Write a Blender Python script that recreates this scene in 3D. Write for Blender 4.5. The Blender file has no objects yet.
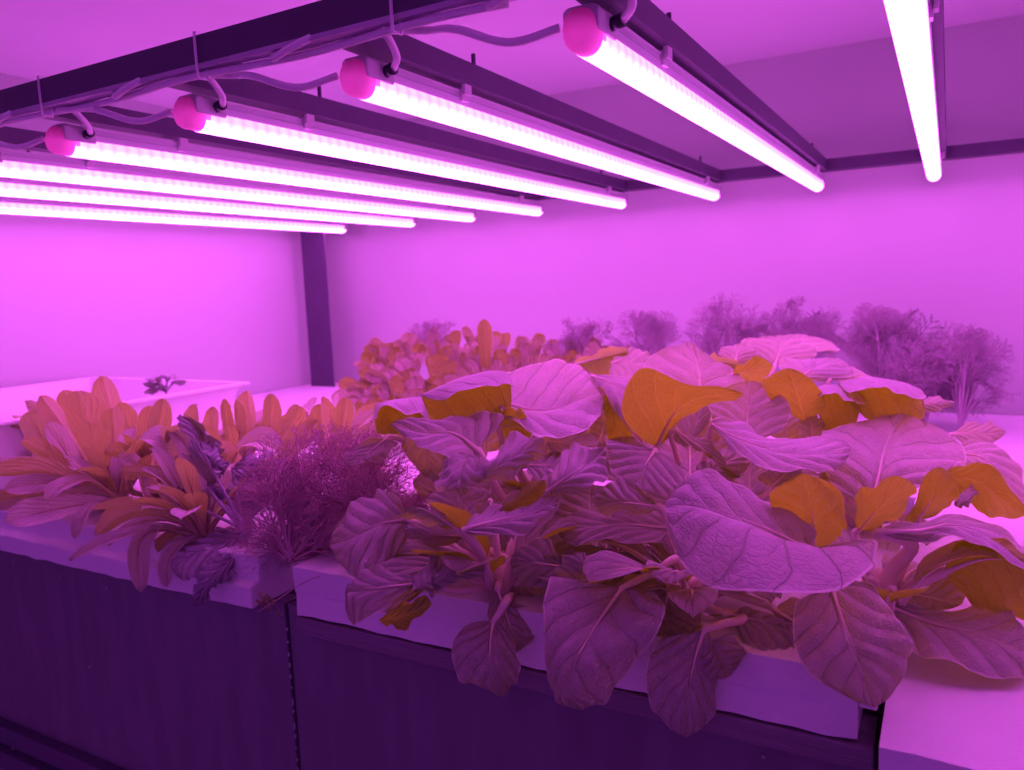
import bpy, math, random
import numpy as np
from mathutils import Matrix, Vector
random.seed(7)
rng = np.random.RandomState(11)
C = bpy.context.scene.collection
Z0 = 1.5                                   # camera height above the floor

# ------------------------------------------------------------------ camera
FPX = 782.3126
v1 = np.array([437., -117., FPX]); v2 = np.array([-1412., -43., FPX])
Yc = v1/np.linalg.norm(v1); Zc = np.cross(v1, v2); Zc /= np.linalg.norm(Zc); Xc = np.cross(Yc, Zc)
Wm = np.stack([Xc, Yc, Zc])               # world = Wm @ (right, down, forward)

def P(u, v, D):
    """world point seen at pixel (u, v) of the photograph at camera depth D metres"""
    r = Wm @ np.array([(u-512.)/FPX, (v-385.)/FPX, 1.])
    return r*D + np.array([0, 0, Z0])
def PZ(u, v, z):
    r = Wm @ np.array([(u-512.)/FPX, (v-385.)/FPX, 1.])
    return r*(z/r[2]) + np.array([0, 0, Z0])

cam_d = bpy.data.cameras.new('camera'); cam = bpy.data.objects.new('camera', cam_d); C.objects.link(cam)
R = Wm @ np.diag([1, -1, -1])
M4 = Matrix([[*R[0], 0], [*R[1], 0], [*R[2], Z0], [0, 0, 0, 1]])
cam.matrix_world = M4
cam_d.sensor_width = 36; cam_d.lens = FPX/1024*36; cam_d.clip_start = 0.02
cam_d.dof.use_dof = True; cam_d.dof.focus_distance = 0.66; cam_d.dof.aperture_fstop = 9.0
bpy.context.scene.camera = cam
vs = bpy.context.scene.view_settings
vs.view_transform = 'Standard'; vs.look = 'None'; vs.gamma = 1; vs.use_curve_mapping = False; vs.exposure = 0.0
EXPO = 0.0
vs.exposure = EXPO

# ------------------------------------------------------------------ materials
def newmat(name):
    m = bpy.data.materials.new(name); m.use_nodes = True
    nt = m.node_tree; nt.nodes.clear()
    o = nt.nodes.new('ShaderNodeOutputMaterial')
    return m, nt, o
class N:
    """tiny node helper"""
    def __init__(s, nt): s.nt = nt
    def add(s, t, **k):
        n = s.nt.nodes.new(t)
        for a, b in k.items(): setattr(n, a, b)
        return n
    def link(s, a, b): s.nt.links.new(a, b)
    def math(s, op, a, b=None, c=None, clamp=False):
        n = s.nt.nodes.new('ShaderNodeMath'); n.operation = op; n.use_clamp = clamp
        for i, x in enumerate((a, b, c)):
            if x is None: continue
            if isinstance(x, (int, float)): n.inputs[i].default_value = x
            else: s.link(x, n.inputs[i])
        return n.outputs[0]
    def mix(s, f, a, b):
        n = s.nt.nodes.new('ShaderNodeMix'); n.data_type = 'RGBA'
        for i, x in ((0, f), (6, a), (7, b)):
            if isinstance(x, (int, float)): n.inputs[i].default_value = x
            elif isinstance(x, tuple): n.inputs[i].default_value = (*x, 1) if len(x) == 3 else x
            else: s.link(x, n.inputs[i])
        return n.outputs[2]

def solid(name, col, rough=0.6, metal=0.0, noise=0.0, nscale=20, bump=0.0, bscale=60, spec=0.4, stretch=None):
    m, nt, o = newmat(name); h = N(nt)
    b = h.add('ShaderNodeBsdfPrincipled'); h.link(b.outputs[0], o.inputs[0])
    b.inputs['Roughness'].default_value = rough; b.inputs['Metallic'].default_value = metal
    b.inputs['Specular IOR Level'].default_value = spec
    tc = h.add('ShaderNodeTexCoord'); co = tc.outputs['Object']
    if stretch:
        mp = h.add('ShaderNodeMapping'); mp.inputs['Scale'].default_value = stretch; h.link(co, mp.inputs[0]); co = mp.outputs[0]
    if noise > 0:
        n = h.add('ShaderNodeTexNoise'); n.inputs['Scale'].default_value = nscale; n.inputs['Detail'].default_value = 5
        h.link(co, n.inputs['Vector'])
        c2 = tuple(max(0, x*(1-noise)) for x in col)
        h.link(h.mix(n.outputs[0], c2, tuple(min(1, x*(1+noise*.6)) for x in col)), b.inputs['Base Color'])
    else: b.inputs['Base Color'].default_value = (*col, 1)
    if bump > 0:
        n = h.add('ShaderNodeTexNoise'); n.inputs['Scale'].default_value = bscale; n.inputs['Detail'].default_value = 4
        h.link(co, n.inputs['Vector'])
        bp = h.add('ShaderNodeBump'); bp.inputs['Strength'].default_value = bump; bp.inputs['Distance'].default_value = 0.002
        h.link(n.outputs[0], bp.inputs['Height']); h.link(bp.outputs[0], b.inputs['Normal'])
    return m

def leafmat(name, refl, trans, vein, under=None, nv=7, slope=.42, tfac=.45, gloss=.25, rough=.42, blotch=.15, network=26, bump=.9, rim=.6, relief=.95):
    """thin leaf: reflects one colour, lets another through; veins from the leaf's own UV"""
    m, nt, o = newmat(name); h = N(nt)
    uv = h.add('ShaderNodeUVMap'); tc = h.add('ShaderNodeTexCoord')
    nz = h.add('ShaderNodeTexNoise'); nz.inputs['Scale'].default_value = 5; h.link(uv.outputs[0], nz.inputs['Vector'])
    va = h.add('ShaderNodeVectorMath', operation='MULTIPLY_ADD'); h.link(nz.outputs['Color'], va.inputs[0])
    va.inputs[1].default_value = (.035, .07, 0); 
    vb = h.add('ShaderNodeVectorMath', operation='SUBTRACT'); h.link(uv.outputs[0], vb.inputs[0]); vb.inputs[1].default_value = (.0175, .035, 0)
    h.link(vb.outputs[0], va.inputs[2])
    sp = h.add('ShaderNodeSeparateXYZ'); h.link(va.outputs[0], sp.inputs[0]); U, V = sp.outputs[0], sp.outputs[1]
    s = h.math('SUBTRACT', h.math('MULTIPLY', U, 2.), 1.); a = h.math('ABSOLUTE', s)
    side = h.math('GREATER_THAN', s, 0.)
    cur = h.math('POWER', a, .85)
    ph = h.math('ADD', h.math('MULTIPLY', h.math('SUBTRACT', V, h.math('MULTIPLY', cur, slope)), float(nv)), h.math('MULTIPLY', side, .45))
    d = h.math('PINGPONG', ph, .5)
    wid = h.math('MULTIPLY_ADD', a, -.035, .058)
    lat = h.math('SUBTRACT', 1., h.math('DIVIDE', d, wid), clamp=True)
    mid = h.math('SUBTRACT', 1., h.math('DIVIDE', a, h.math('MULTIPLY_ADD', V, -.035, .055)), clamp=True)
    # forked secondary veins
    ph2 = h.math('ADD', h.math('MULTIPLY', h.math('ADD', V, h.math('MULTIPLY', a, slope*1.6)), nv*1.3), h.math('MULTIPLY', side, .3))
    d2 = h.math('PINGPONG', ph2, .5)
    lat2 = h.math('MULTIPLY', h.math('SUBTRACT', 1., h.math('DIVIDE', d2, .04), clamp=True), .35)
    lat2 = h.math('MULTIPLY', lat2, h.math('GREATER_THAN', a, .35))
    vor = h.add('ShaderNodeTexVoronoi', feature='DISTANCE_TO_EDGE'); vor.inputs['Scale'].default_value = network
    h.link(va.outputs[0], vor.inputs['Vector'])
    net = h.math('MULTIPLY', h.math('SUBTRACT', 1., h.math('DIVIDE', vor.outputs['Distance'], .08), clamp=True), .22)
    vm = h.math('MAXIMUM', h.math('MAXIMUM', lat, mid), h.math('MAXIMUM', lat2, net))
    su = h.add('ShaderNodeSeparateXYZ'); h.link(uv.outputs[0], su.inputs[0])
    ea = h.math('ABSOLUTE', h.math('SUBTRACT', h.math('MULTIPLY', su.outputs[0], 2.), 1.))
    edge = h.math('MULTIPLY', h.math('MAXIMUM', h.math('GREATER_THAN', ea, .972), h.math('GREATER_THAN', su.outputs[1], .992)), rim)
    vm = h.math('MAXIMUM', vm, edge)
    n2 = h.add('ShaderNodeTexNoise'); n2.inputs['Scale'].default_value = 7; n2.inputs['Detail'].default_value = 6; h.link(uv.outputs[0], n2.inputs['Vector'])
    blo = h.math('MULTIPLY', n2.outputs[0], blotch*2)
    vmc = h.math('MULTIPLY', vm, .92)
    rc = h.mix(vmc, h.mix(blo, refl, tuple(x*.45 for x in refl)), vein)
    tcx = h.mix(h.math('MULTIPLY', vm, .55), h.mix(blo, trans, tuple(x*.5 for x in trans)), tuple(min(1, x*1.5+.05) for x in trans))
    if under:
        gm = h.add('ShaderNodeNewGeometry')
        uc = h.mix(vmc, h.mix(blo, under, tuple(x*.6 for x in under)), tuple(min(1, x*1.25+.12) for x in under))
        rc = h.mix(gm.outputs['Backfacing'], rc, uc)
    df = h.add('ShaderNodeBsdfDiffuse'); tr = h.add('ShaderNodeBsdfTranslucent'); gl = h.add('ShaderNodeBsdfGlossy')
    h.link(rc, df.inputs[0]); h.link(tcx, tr.inputs[0]); gl.inputs['Roughness'].default_value = rough
    gl.inputs[0].default_value = (1, 1, 1, 1)
    puff = h.math('POWER', h.math('MULTIPLY', d, 2.), .5)
    pebble = h.math('MINIMUM', h.math('MULTIPLY', vor.outputs['Distance'], 3.), .8)
    hb = h.math('ADD', h.math('MULTIPLY', puff, h.math('MULTIPLY', h.math('MINIMUM', h.math('MULTIPLY', a, 4.), 1.), relief)), h.math('MULTIPLY', pebble, .13))
    hb = h.math('ADD', hb, h.math('SUBTRACT', h.math('MULTIPLY', n2.outputs[0], .5), h.math('MULTIPLY', vm, .5)))
    bp = h.add('ShaderNodeBump'); bp.inputs['Strength'].default_value = bump; bp.inputs['Distance'].default_value = .0045
    h.link(hb, bp.inputs['Height'])
    for n in (df, gl): h.link(bp.outputs[0], n.inputs['Normal'])
    m1 = h.add('ShaderNodeMixShader'); m1.inputs[0].default_value = tfac; h.link(df.outputs[0], m1.inputs[1]); h.link(tr.outputs[0], m1.inputs[2])
    fr = h.add('ShaderNodeFresnel'); fr.inputs[0].default_value = 1.4
    m2 = h.add('ShaderNodeMixShader'); gf = h.math('MULTIPLY', fr.outputs[0], gloss*4, clamp=True)
    if under: gf = h.math('MULTIPLY', gf, h.math('MULTIPLY_ADD', gm.outputs['Backfacing'], -.85, 1.))
    h.link(gf, m2.inputs[0])
    h.link(m1.outputs[0], m2.inputs[1]); h.link(gl.outputs[0], m2.inputs[2]); h.link(m2.outputs[0], o.inputs[0])
    return m

def thinmat(name, refl, trans, tfac=.3, rough=.5):
    m, nt, o = newmat(name); h = N(nt)
    tc = h.add('ShaderNodeTexCoord'); n = h.add('ShaderNodeTexNoise'); n.inputs['Scale'].default_value = 60; h.link(tc.outputs['Object'], n.inputs['Vector'])
    df = h.add('ShaderNodeBsdfPrincipled'); df.inputs['Roughness'].default_value = rough; df.inputs['Specular IOR Level'].default_value = .3
    h.link(h.mix(n.outputs[0], tuple(x*.8 for x in refl), refl), df.inputs['Base Color'])
    tr = h.add('ShaderNodeBsdfTranslucent'); tr.inputs[0].default_value = (*trans, 1)
    m1 = h.add('ShaderNodeMixShader'); m1.inputs[0].default_value = tfac; h.link(df.outputs[0], m1.inputs[1]); h.link(tr.outputs[0], m1.inputs[2])
    h.link(m1.outputs[0], o.inputs[0])
    return m

LIGHT = (1.0, .13, 1.10)
TUBE_L = 10.5
def tubemat():
    m, nt, o = newmat('led_tube_glow'); h = N(nt)
    tc = h.add('ShaderNodeTexCoord'); sp = h.add('ShaderNodeSeparateXYZ'); h.link(tc.outputs['Object'], sp.inputs[0])
    w = h.math('ABSOLUTE', h.math('SINE', h.math('MULTIPLY', sp.outputs[1], math.pi/.0165)))
    n = h.add('ShaderNodeTexNoise'); n.inputs['Scale'].default_value = 9; h.link(tc.outputs['Object'], n.inputs['Vector'])
    st = h.math('MULTIPLY', h.math('MULTIPLY_ADD', w, .35, .78), h.math('MULTIPLY_ADD', n.outputs[0], .5, .75))
    # the diodes sit on a strip along the middle: the flanks of the tube glow less
    ge = h.add('ShaderNodeNewGeometry'); sg = h.add('ShaderNodeSeparateXYZ'); h.link(ge.outputs['Normal'], sg.inputs[0])
    fl = h.math('MULTIPLY_ADD', h.math('MAXIMUM', h.math('MULTIPLY', sg.outputs[2], -1.), 0.), 1.25, .5)
    e = h.add('ShaderNodeEmission'); e.inputs[0].default_value = (*LIGHT, 1)
    h.link(h.math('MULTIPLY', h.math('MULTIPLY', st, fl), TUBE_L), e.inputs[1]); h.link(e.outputs[0], o.inputs[0])
    return m

MAT = dict(
    wall=solid('white_painted_wall', (.57, .61, .58), .7, noise=.04, nscale=3, spec=.2),
    ceil=solid('white_ceiling', (.82, .84, .84), .7, noise=.04, nscale=3, spec=.2),
    floor=solid('dark_floor', (.12, .12, .12), .5, noise=.2),
    foam=solid('white_polystyrene', (.8, .8, .8), .75, noise=.06, nscale=30, bump=.5, bscale=220, spec=.2),
    foam_dirty=solid('stained_polystyrene', (.66, .62, .64), .75, noise=.3, nscale=25, bump=.6, bscale=200, spec=.2),
    black=solid('black_liner', (.17, .15, .19), .5, noise=.35, nscale=6, bump=.3, bscale=40, spec=.5, stretch=(6, 6, 1)),
    wood=solid('dark_wood_strip', (.22, .18, .22), .5, noise=.4, nscale=12, stretch=(1, 8, 8), bump=.5),
    steel=solid('dark_painted_steel', (.10, .07, .13), .5, noise=.2, nscale=30, spec=.35),
    bare=solid('lamplit_metal_underside', (.55, .45, .6), .4, noise=.4, nscale=25, metal=.3),  # near beam's flange: lamp light on its underside put into a paler colour
    alu=solid('lamp_housing_white', (.6, .6, .62), .45, noise=.05, spec=.4),
    clip=solid('clip_plastic', (.6, .55, .6), .5),
    cable=solid('white_cable', (.88, .8, .88), .5),
    grom=solid('black_gland', (.03, .02, .05), .4),
    tub=solid('white_plastic_tub', (.85, .85, .85), .35, noise=.03),
    screw=solid('screw_metal', (.5, .5, .5), .35, metal=.8),
    tube=tubemat(),
    cap=thinmat('pink_end_cap', (1, .38, .68), (1., .45, .70), .45),
    water=solid('wet_grow_medium', (.35, .3, .3), .4, noise=.4, nscale=50),
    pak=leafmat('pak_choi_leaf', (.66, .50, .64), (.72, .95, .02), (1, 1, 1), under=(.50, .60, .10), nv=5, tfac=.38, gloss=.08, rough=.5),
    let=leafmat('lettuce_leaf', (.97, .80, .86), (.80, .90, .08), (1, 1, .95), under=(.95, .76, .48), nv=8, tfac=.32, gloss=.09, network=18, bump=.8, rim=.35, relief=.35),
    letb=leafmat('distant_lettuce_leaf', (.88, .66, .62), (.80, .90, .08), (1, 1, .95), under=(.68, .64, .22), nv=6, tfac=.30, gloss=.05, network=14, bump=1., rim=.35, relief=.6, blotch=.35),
    kale=leafmat('dark_kale_leaf', (.60, .5, .66), (.35, .4, .06), (.6, .5, .6), nv=6, tfac=.25, gloss=.06, network=14, bump=1.0),
    pet=thinmat('pale_petiole', (1., .85, .72), (.8, .6, .3), .15),
    letrib=thinmat('lettuce_petiole', (.75, .6, .4), (.8, .6, .2), .3),
    dill=thinmat('dill_frond', (.72, .46, .54), (.7, .5, .25), .2),
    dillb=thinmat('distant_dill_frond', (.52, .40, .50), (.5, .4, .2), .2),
    dark=solid('dark_root', (.03, .02, .02), .6),
)

# ------------------------------------------------------------------ object helpers
def mesh_obj(name, V, F, mat, parent=None, smooth=True, uv=None, sub=False):
    me = bpy.data.meshes.new(name)
    me.from_pydata([tuple(map(float, v)) for v in V], [], F); me.update()
    if smooth: me.polygons.foreach_set('use_smooth', [True]*len(me.polygons))
    if uv is not None:
        l = me.uv_layers.new(name='UVMap'); idx = np.zeros(len(me.loops), dtype=np.int32); me.loops.foreach_get('vertex_index', idx)
        l.data.foreach_set('uv', np.asarray(uv, dtype=np.float32)[idx].ravel())
    if mat: me.materials.append(mat)
    o = bpy.data.objects.new(name, me); C.objects.link(o)
    if parent is not None: o.parent = parent; o.matrix_parent_inverse = Matrix.Translation(parent.location).inverted()
    return o
def tag(o, label=None, cat=None, group=None, kind=None):
    if label: o['label'] = label
    if cat: o['category'] = cat
    if group: o['group'] = group
    if kind: o['kind'] = kind
    return o
def thing(name, loc, label, cat, group=None):
    o = bpy.data.objects.new(name, None); o.empty_display_size = .05; C.objects.link(o); o.location = tuple(map(float, loc))
    return tag(o, label, cat, group)

class MB:
    def __init__(s): s.V = []; s.F = []
    def add(s, V, F):
        n = len(s.V); s.V += [tuple(map(float, v)) for v in V]; s.F += [tuple(i+n for i in f) for f in F]; return s
    def box(s, a, b):
        x0, y0, z0 = a; x1, y1, z1 = b
        V = [(x, y, z) for x in (x0, x1) for y in (y0, y1) for z in (z0, z1)]
        return s.add(V, [(0, 1, 3, 2), (4, 6, 7, 5), (0, 4, 5, 1), (2, 3, 7, 6), (0, 2, 6, 4), (1, 5, 7, 3)])
    def tube(s, pts, r, n=8, cap=True):
        pts = [np.array(p, float) for p in pts]; k = len(pts)
        rs = r if hasattr(r, '__len__') else [r]*k
        T = []
        for i in range(k):
            t = pts[min(i+1, k-1)]-pts[max(i-1, 0)]; T.append(t/(np.linalg.norm(t)+1e-12))
        up = np.array([0, 0, 1.]) if abs(T[0][2]) < .9 else np.array([1., 0, 0])
        nn = np.cross(T[0], up); nn /= np.linalg.norm(nn); V = []
        for i in range(k):
            nn = nn-T[i]*(nn@T[i]); nn /= (np.linalg.norm(nn)+1e-12); bb = np.cross(T[i], nn)
            for j in range(n):
                a = 2*math.pi*j/n; V.append(pts[i]+rs[i]*(math.cos(a)*nn+math.sin(a)*bb))
        F = [(i*n+j, i*n+(j+1) % n, (i+1)*n+(j+1) % n, (i+1)*n+j) for i in range(k-1) for j in range(n)]
        if cap: F += [tuple(reversed(range(n))), tuple((k-1)*n+j for j in range(n))]
        return s.add(V, F)
    def prism(s, prof, x0, x1):
        """profile of (y, z) points extruded along X"""
        n = len(prof); V = [(x0, y, z) for y, z in prof]+[(x1, y, z) for y, z in prof]
        return s.add(V, [(i, (i+1) % n, n+(i+1) % n, n+i) for i in range(n)]+[tuple(reversed(range(n))), tuple(range(n, 2*n))])
    def prismY(s, prof, y0, y1):
        n = len(prof); V = [(x, y0, z) for x, z in prof]+[(x, y1, z) for x, z in prof]
        return s.add(V, [(i, (i+1) % n, n+(i+1) % n, n+i) for i in range(n)]+[tuple(reversed(range(n))), tuple(range(n, 2*n))])
    def build(s, name, mat, parent=None, smooth=False, bevel=0):
        o = mesh_obj(name, s.V, s.F, mat, parent, smooth)
        if bevel:
            b = o.modifiers.new('bevel', 'BEVEL'); b.width = bevel; b.segments = 2; b.limit_method = 'ANGLE'
        return o

def cr(A, t):
    """Catmull-Rom through the rows of A at parameters t in 0..1"""
    A = np.asarray(A, float); n = len(A)
    if n == 2:
        t = np.asarray(t).reshape(-1, *([1]*(A.ndim-1))); return A[0]*(1-t)+A[1]*t
    E = np.concatenate([[2*A[0]-A[1]], A, [2*A[-1]-A[-2]]])
    x = np.clip(np.asarray(t, float), 0, 1)*(n-1); i = np.minimum(x.astype(int), n-2); f = (x-i).reshape(-1, *([1]*(A.ndim-1)))
    p0, p1, p2, p3 = E[i], E[i+1], E[i+2], E[i+3]
    return .5*(2*p1+(-p0+p2)*f+(2*p0-5*p1+4*p2-p3)*f*f+(-p0+3*p1-3*p2+p3)*f**3)

def curve3(pts, n=12): return list(cr(np.array([np.array(p, float) for p in pts]), np.linspace(0, 1, n)))

def grid_mesh(name, G, mat, parent, uvs, ref=None):
    nt, ns = G.shape[:2]; V = G.reshape(-1, 3)
    F = [(i*ns+j, i*ns+j+1, (i+1)*ns+j+1, (i+1)*ns+j) for i in range(nt-1) for j in range(ns-1)]
    if ref is not None:
        nn = np.cross(np.gradient(G, axis=1), np.gradient(G, axis=0)).mean((0, 1))
        if nn @ np.array(ref, float) < 0: F = [tuple(reversed(f)) for f in F]
    return mesh_obj(name, V, F, mat, parent, True, uv=uvs.reshape(-1, 2))

def smoothnoise(t, s, seed, k=3):
    r = np.random.RandomState(seed); out = 0
    for f in range(k):
        a, b, c, d = r.uniform(-1, 1, 4); out = out+np.sin((2+f*2.2)*(a*t*3+b*s*1.5)+c*6)*np.cos((2+f*2)*(d*t*2-a*s)+b*6)/(1+f)
    return out

def blade(name, rows, parent, mat='pak', base=.12, tip=.3, amp=.0022, ruf=.0025, seed=0, nt=44, ns=30, nv=5, slope=.42, world=False, serr=0, under=False):
    """leaf blade: control rows base -> tip, each (edge, midrib, edge) or five points, smooth both ways"""
    A = np.array([[p if world else P(*p) for p in r] for r in rows], float)
    u = np.linspace(0, 1, nt); u = .5*u+.5*(1-np.cos(math.pi*u))/2
    s = np.linspace(-1, 1, ns)
    B = cr(A, u)                                     # nt x k x 3
    G = np.transpose(cr(np.transpose(B, (1, 0, 2)), (s+1)/2), (1, 0, 2)).copy()
    mid = cr(np.transpose(B, (1, 0, 2)), np.array([.5]))[0][:, None]
    G = mid+(G-mid)*(1.15 if len(rows) == 3 else 1.02)
    w = np.ones(nt)
    if base > 0: w = np.where(u < base, np.maximum(0, 1-((base-u)/base)**2)**.4, w)
    if tip > 0: w = w*np.where(u > 1-tip, np.maximum(0, 1-((u-1+tip)/tip)**2)**.36, 1)
    w = np.maximum(w, .03)[:, None, None]
    if serr:
        rr = np.random.RandomState(seed+5); sw = 1+serr*(np.abs(((u*9) % 1)-.5)*2-.5+.35*rr.uniform(-1, 1, nt)); 
        edgef = (np.abs(s)**3)[None, :, None]; w = w*(1+(sw[:, None, None]-1)*edgef)
    G = mid+(G-mid)*w
    du = np.gradient(G, axis=0); dv = np.gradient(G, axis=1); Nn = np.cross(du, dv); Nn /= (np.linalg.norm(Nn, axis=2, keepdims=True)+1e-12)
    if (Nn.mean((0, 1)) @ np.array([.3, -.5, .8])) < 0: Nn = -Nn
    T, S = np.meshgrid(u, s, indexing='ij'); a = np.abs(S)
    ph = nv*(T-slope*a**.85)+.45*(S > 0)
    q = np.abs(np.sin(math.pi*ph)); amp = amp*.58
    wf = np.minimum(1, w[:, :, 0] if w.shape[1] == 1 else w[:, :, 0])
    disp = amp*(q*np.minimum(1, a*3)*1.3-.6)+amp*.8*smoothnoise(T, S, seed, 4)-amp*.9*np.exp(-(a/.09)**2)
    disp += ruf*a**3*np.sin(T*(9+seed % 5)+seed+S)+ruf*.4*a**4*np.sin(T*23+seed*2)+amp*.35*smoothnoise(T*3, S*2, seed+9, 4)*np.minimum(1, a*2)
    G = G+Nn*(disp*np.minimum(1, wf))[:, :, None]
    uvs = np.stack([(S+1)/2, T], -1)
    return grid_mesh(name, G, MAT[mat], parent, uvs, (-.5, .8, .35) if under else (.25, -.45, .85)), mid[:, 0], A

def petiole(leaf, mid, root, r0=.0045, r1=.0028, mat='pet', via=None, ribfrac=.55):
    p1 = mid[0]; d = mid[3]-mid[0]; d /= np.linalg.norm(d)+1e-9
    root = np.array(root, float); L = np.linalg.norm(p1-root)
    if via is not None: pts = [root]+[np.array(v) for v in via]+[p1]
    else:
        h = np.array([0, 0, 1.])*L*.28+(p1-root)*.12
        q = max(0., float(d@((p1-root)/(L+1e-9))))
        pts = [root, root+h*(.5+.5*q), p1-d*L*.16*q-(p1-root)*.12*(1-q), p1]
    c = curve3(pts, 16)
    n1 = int(len(mid)*ribfrac); rib = [mid[i] for i in range(2, n1, 3)]
    allp = c+rib; rs = list(np.linspace(r0, r1, len(c)))+list(np.linspace(r1*.6, .0002, len(rib)))
    mb = MB().tube(allp, rs, 8); o = mb.build('petiole', MAT[mat], leaf, smooth=True)
    return o

# ------------------------------------------------------------------ setting
RAFT = -.267+Z0; RAFT_R = -.291+Z0
XL, YB, ZC = -1.66, 1.80, .46+Z0
def structure(o): o['kind'] = 'structure'; return o
structure(MB().box((XL-.5, YB, 0), (2.2, YB+.05, ZC)).build('wall_back', MAT['wall']))
structure(MB().box((XL-.05, -.0, 0), (XL, YB, ZC)).build('wall_left', MAT['wall']))
structure(MB().box((.80, .3, 0), (.85, YB, ZC)).build('wall_right', MAT['wall']))
structure(MB().box((XL-.5, -.35, ZC), (2.2, YB+.05, ZC+.05)).build('ceiling', MAT['ceil']))
structure(MB().box((XL-.5, -2.2, -.05), (2.2, YB+.05, 0)).build('floor', MAT['floor']))

# frame -------------------------------------------------------------
def angle(x0, x1, y, z0, z1, face=-1, dep=.03, t=.004):
    return MB().box((x0, y, z0+t), (x1, y+t, z1))
def flange(x0, x1, y, z0, dep=.03, t=.004): return MB().box((x0, y, z0), (x1, y+dep, z0+t))
fr = thing('frame_beam', (-.5, .505, Z0+.2), 'dark steel angle beam crossing the near ends of the lamp bars, top left', 'beam')
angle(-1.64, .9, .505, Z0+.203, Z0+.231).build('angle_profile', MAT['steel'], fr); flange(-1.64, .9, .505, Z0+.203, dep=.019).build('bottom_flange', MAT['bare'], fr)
fr = thing('frame_beam', (-.5, 1.715, Z0+.2), 'dark steel beam along the back wall behind the far ends of the lamps', 'beam')
angle(-1.64, .9, 1.715, Z0+.203, Z0+.226).build('angle_profile', MAT['steel'], fr); flange(-1.64, .9, 1.715, Z0+.203).build('bottom_flange', MAT['steel'], fr)
pt = thing('frame_post', (-1.596, 1.7, RAFT), 'dark upright steel post standing in the back left corner', 'post')
MB().box((-1.615, 1.690, RAFT), (-1.530, 1.695, Z0+.25)).build('front_flange', MAT['steel'], pt)
MB().box((-1.615, 1.695, RAFT), (-1.610, 1.714, Z0+.25)).build('side_flange', MAT['steel'], pt)

TX = [-.030, -.239, -.450, -.664, -.880, -1.073, -1.262, -1.500, .180, .390]
NAMES = ['rightmost glowing tube lamp, seen almost end-on at the upper right',
         'glowing tube lamp second from the right, its near end at the top middle',
         'third glowing tube lamp from the right, pink cap left of the top middle',
         'fourth glowing tube lamp from the right, pink cap left of the picture middle',
         'fifth glowing tube lamp from the right, pink cap nearest the left edge',
         'sixth glowing tube lamp from the right, its near cap cut by the left edge',
         'thin glowing tube lamp second lowest on the left above the post',
         'lowest glowing tube lamp on the left, far end just above the post',
         'tube lamp continuing the row just beyond the right edge of the photo',
         'tube lamp second beyond the right edge of the photo']
BARN = ['dark crossbar hidden above the rightmost tube lamp',
        'dark crossbar running above the tube lamp second from the right',
        'dark crossbar above the third tube lamp from the right',
        'dark crossbar above the fourth tube lamp from the right',
        'dark crossbar above the fifth tube lamp from the right',
        'dark crossbar above the sixth tube lamp from the right at the left edge',
        'dark crossbar above the seventh tube lamp from the right',
        'dark crossbar above the lowest left tube lamp',
        'dark crossbar above the first tube lamp beyond the right edge',
        'dark crossbar above the second tube lamp beyond the right edge']
YA, YE = .562, 1.742
def make_light(i, x):
    z = Z0+.178
    t = thing('grow_light', (x, .56, z), NAMES[i], 'lamp', 'tube lamps hanging under the frame')
    def put(o): return o
    # glowing half-round diffuser
    prof = []
    for k in range(13):
        a = math.radians(150+240*k/12); prof.append((.0125*math.cos(a), .0125*math.sin(a)))
    mb = MB().prismY(prof, YA, YE-.006); mb.prismY([(px*.85, pz*.85) for px, pz in prof], YE-.006, YE)
    o = mesh_obj('diffuser', [(vx, vy, vz) for vx, vy, vz in mb.V], mb.F, MAT['tube'], None, False)
    o.location = (x, 0, z); o.parent = t; o.matrix_parent_inverse = Matrix.Translation(t.location).inverted()
    for p in o.data.polygons: p.use_smooth = len(p.vertices) == 4
    # housing
    hp = [(-.0106, .0064), (.0106, .0064), (.0115, .013), (.0105, .015), (.0105, .019), (.0120, .0205), (-.0120, .0205), (-.0105, .019), (-.0105, .015), (-.0115, .013)]
    MB().prismY([(x+a, z+b) for a, b in hp], YA-.002, YE-.012).build('housing', MAT['alu'], t)
    # near end socket + pink cap
    MB().prismY([(x-.0142, z+.003), (x+.0142, z+.003), (x+.0145, z+.019), (x+.010, z+.022), (x-.010, z+.022), (x-.0145, z+.019)], YA-.012, YA+.026).build('end_socket', MAT['clip'], t, bevel=.002)
    V = []; Fc = []; n = 20; m = 9
    for j in range(m):
        q = j/(m-1); yy = YA-.012-.011*math.sin(q*math.pi/2); rr = math.cos(q*math.pi/2)
        rr = max(rr, .05)
        for k in range(n):
            a = 2*math.pi*k/n; cx = .0132*np.sign(math.cos(a))*abs(math.cos(a))**.8; cz = .0155*math.sin(a)+.004
            V.append((x+cx*(.25+.75*rr) if rr < 1 else x+cx, yy, z+cz*rr**.7))
    ring0 = [(v[0], YA+.006, v[2]) for v in V[:n]]
    V = ring0+V; m += 1
    for j in range(m-1):
        for k in range(n): Fc.append((j*n+k, j*n+(k+1) % n, (j+1)*n+(k+1) % n, (j+1)*n+k))
    Fc.append(tuple((m-1)*n+k for k in range(n)))
    tag(mesh_obj('end_cap', V, Fc, MAT['cap'], t), 'pink translucent end cap')
    # far end plug
    MB().prismY([(x-.013, z-.004), (x+.013, z-.004), (x+.013, z+.018), (x-.013, z+.018)], YE-.012, YE+.004).build('far_end_plug', MAT['clip'], t, bevel=.002)
    # clips
    for yy in (.70, 1.62):
        c = MB().box((x-.0145, yy, z+.010), (x+.0145, yy+.012, z+.023)); c.box((x+.0135, yy, z+.016), (x+.018, yy+.012, z+.030)); c.build('clip', MAT['clip'], t)
    MB().tube([(x+.014, YA+.014, z+.012), (x+.024, YA+.012, z+.013)], .0052, 12).build('cable_gland', MAT['grom'], t, smooth=True)
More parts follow.
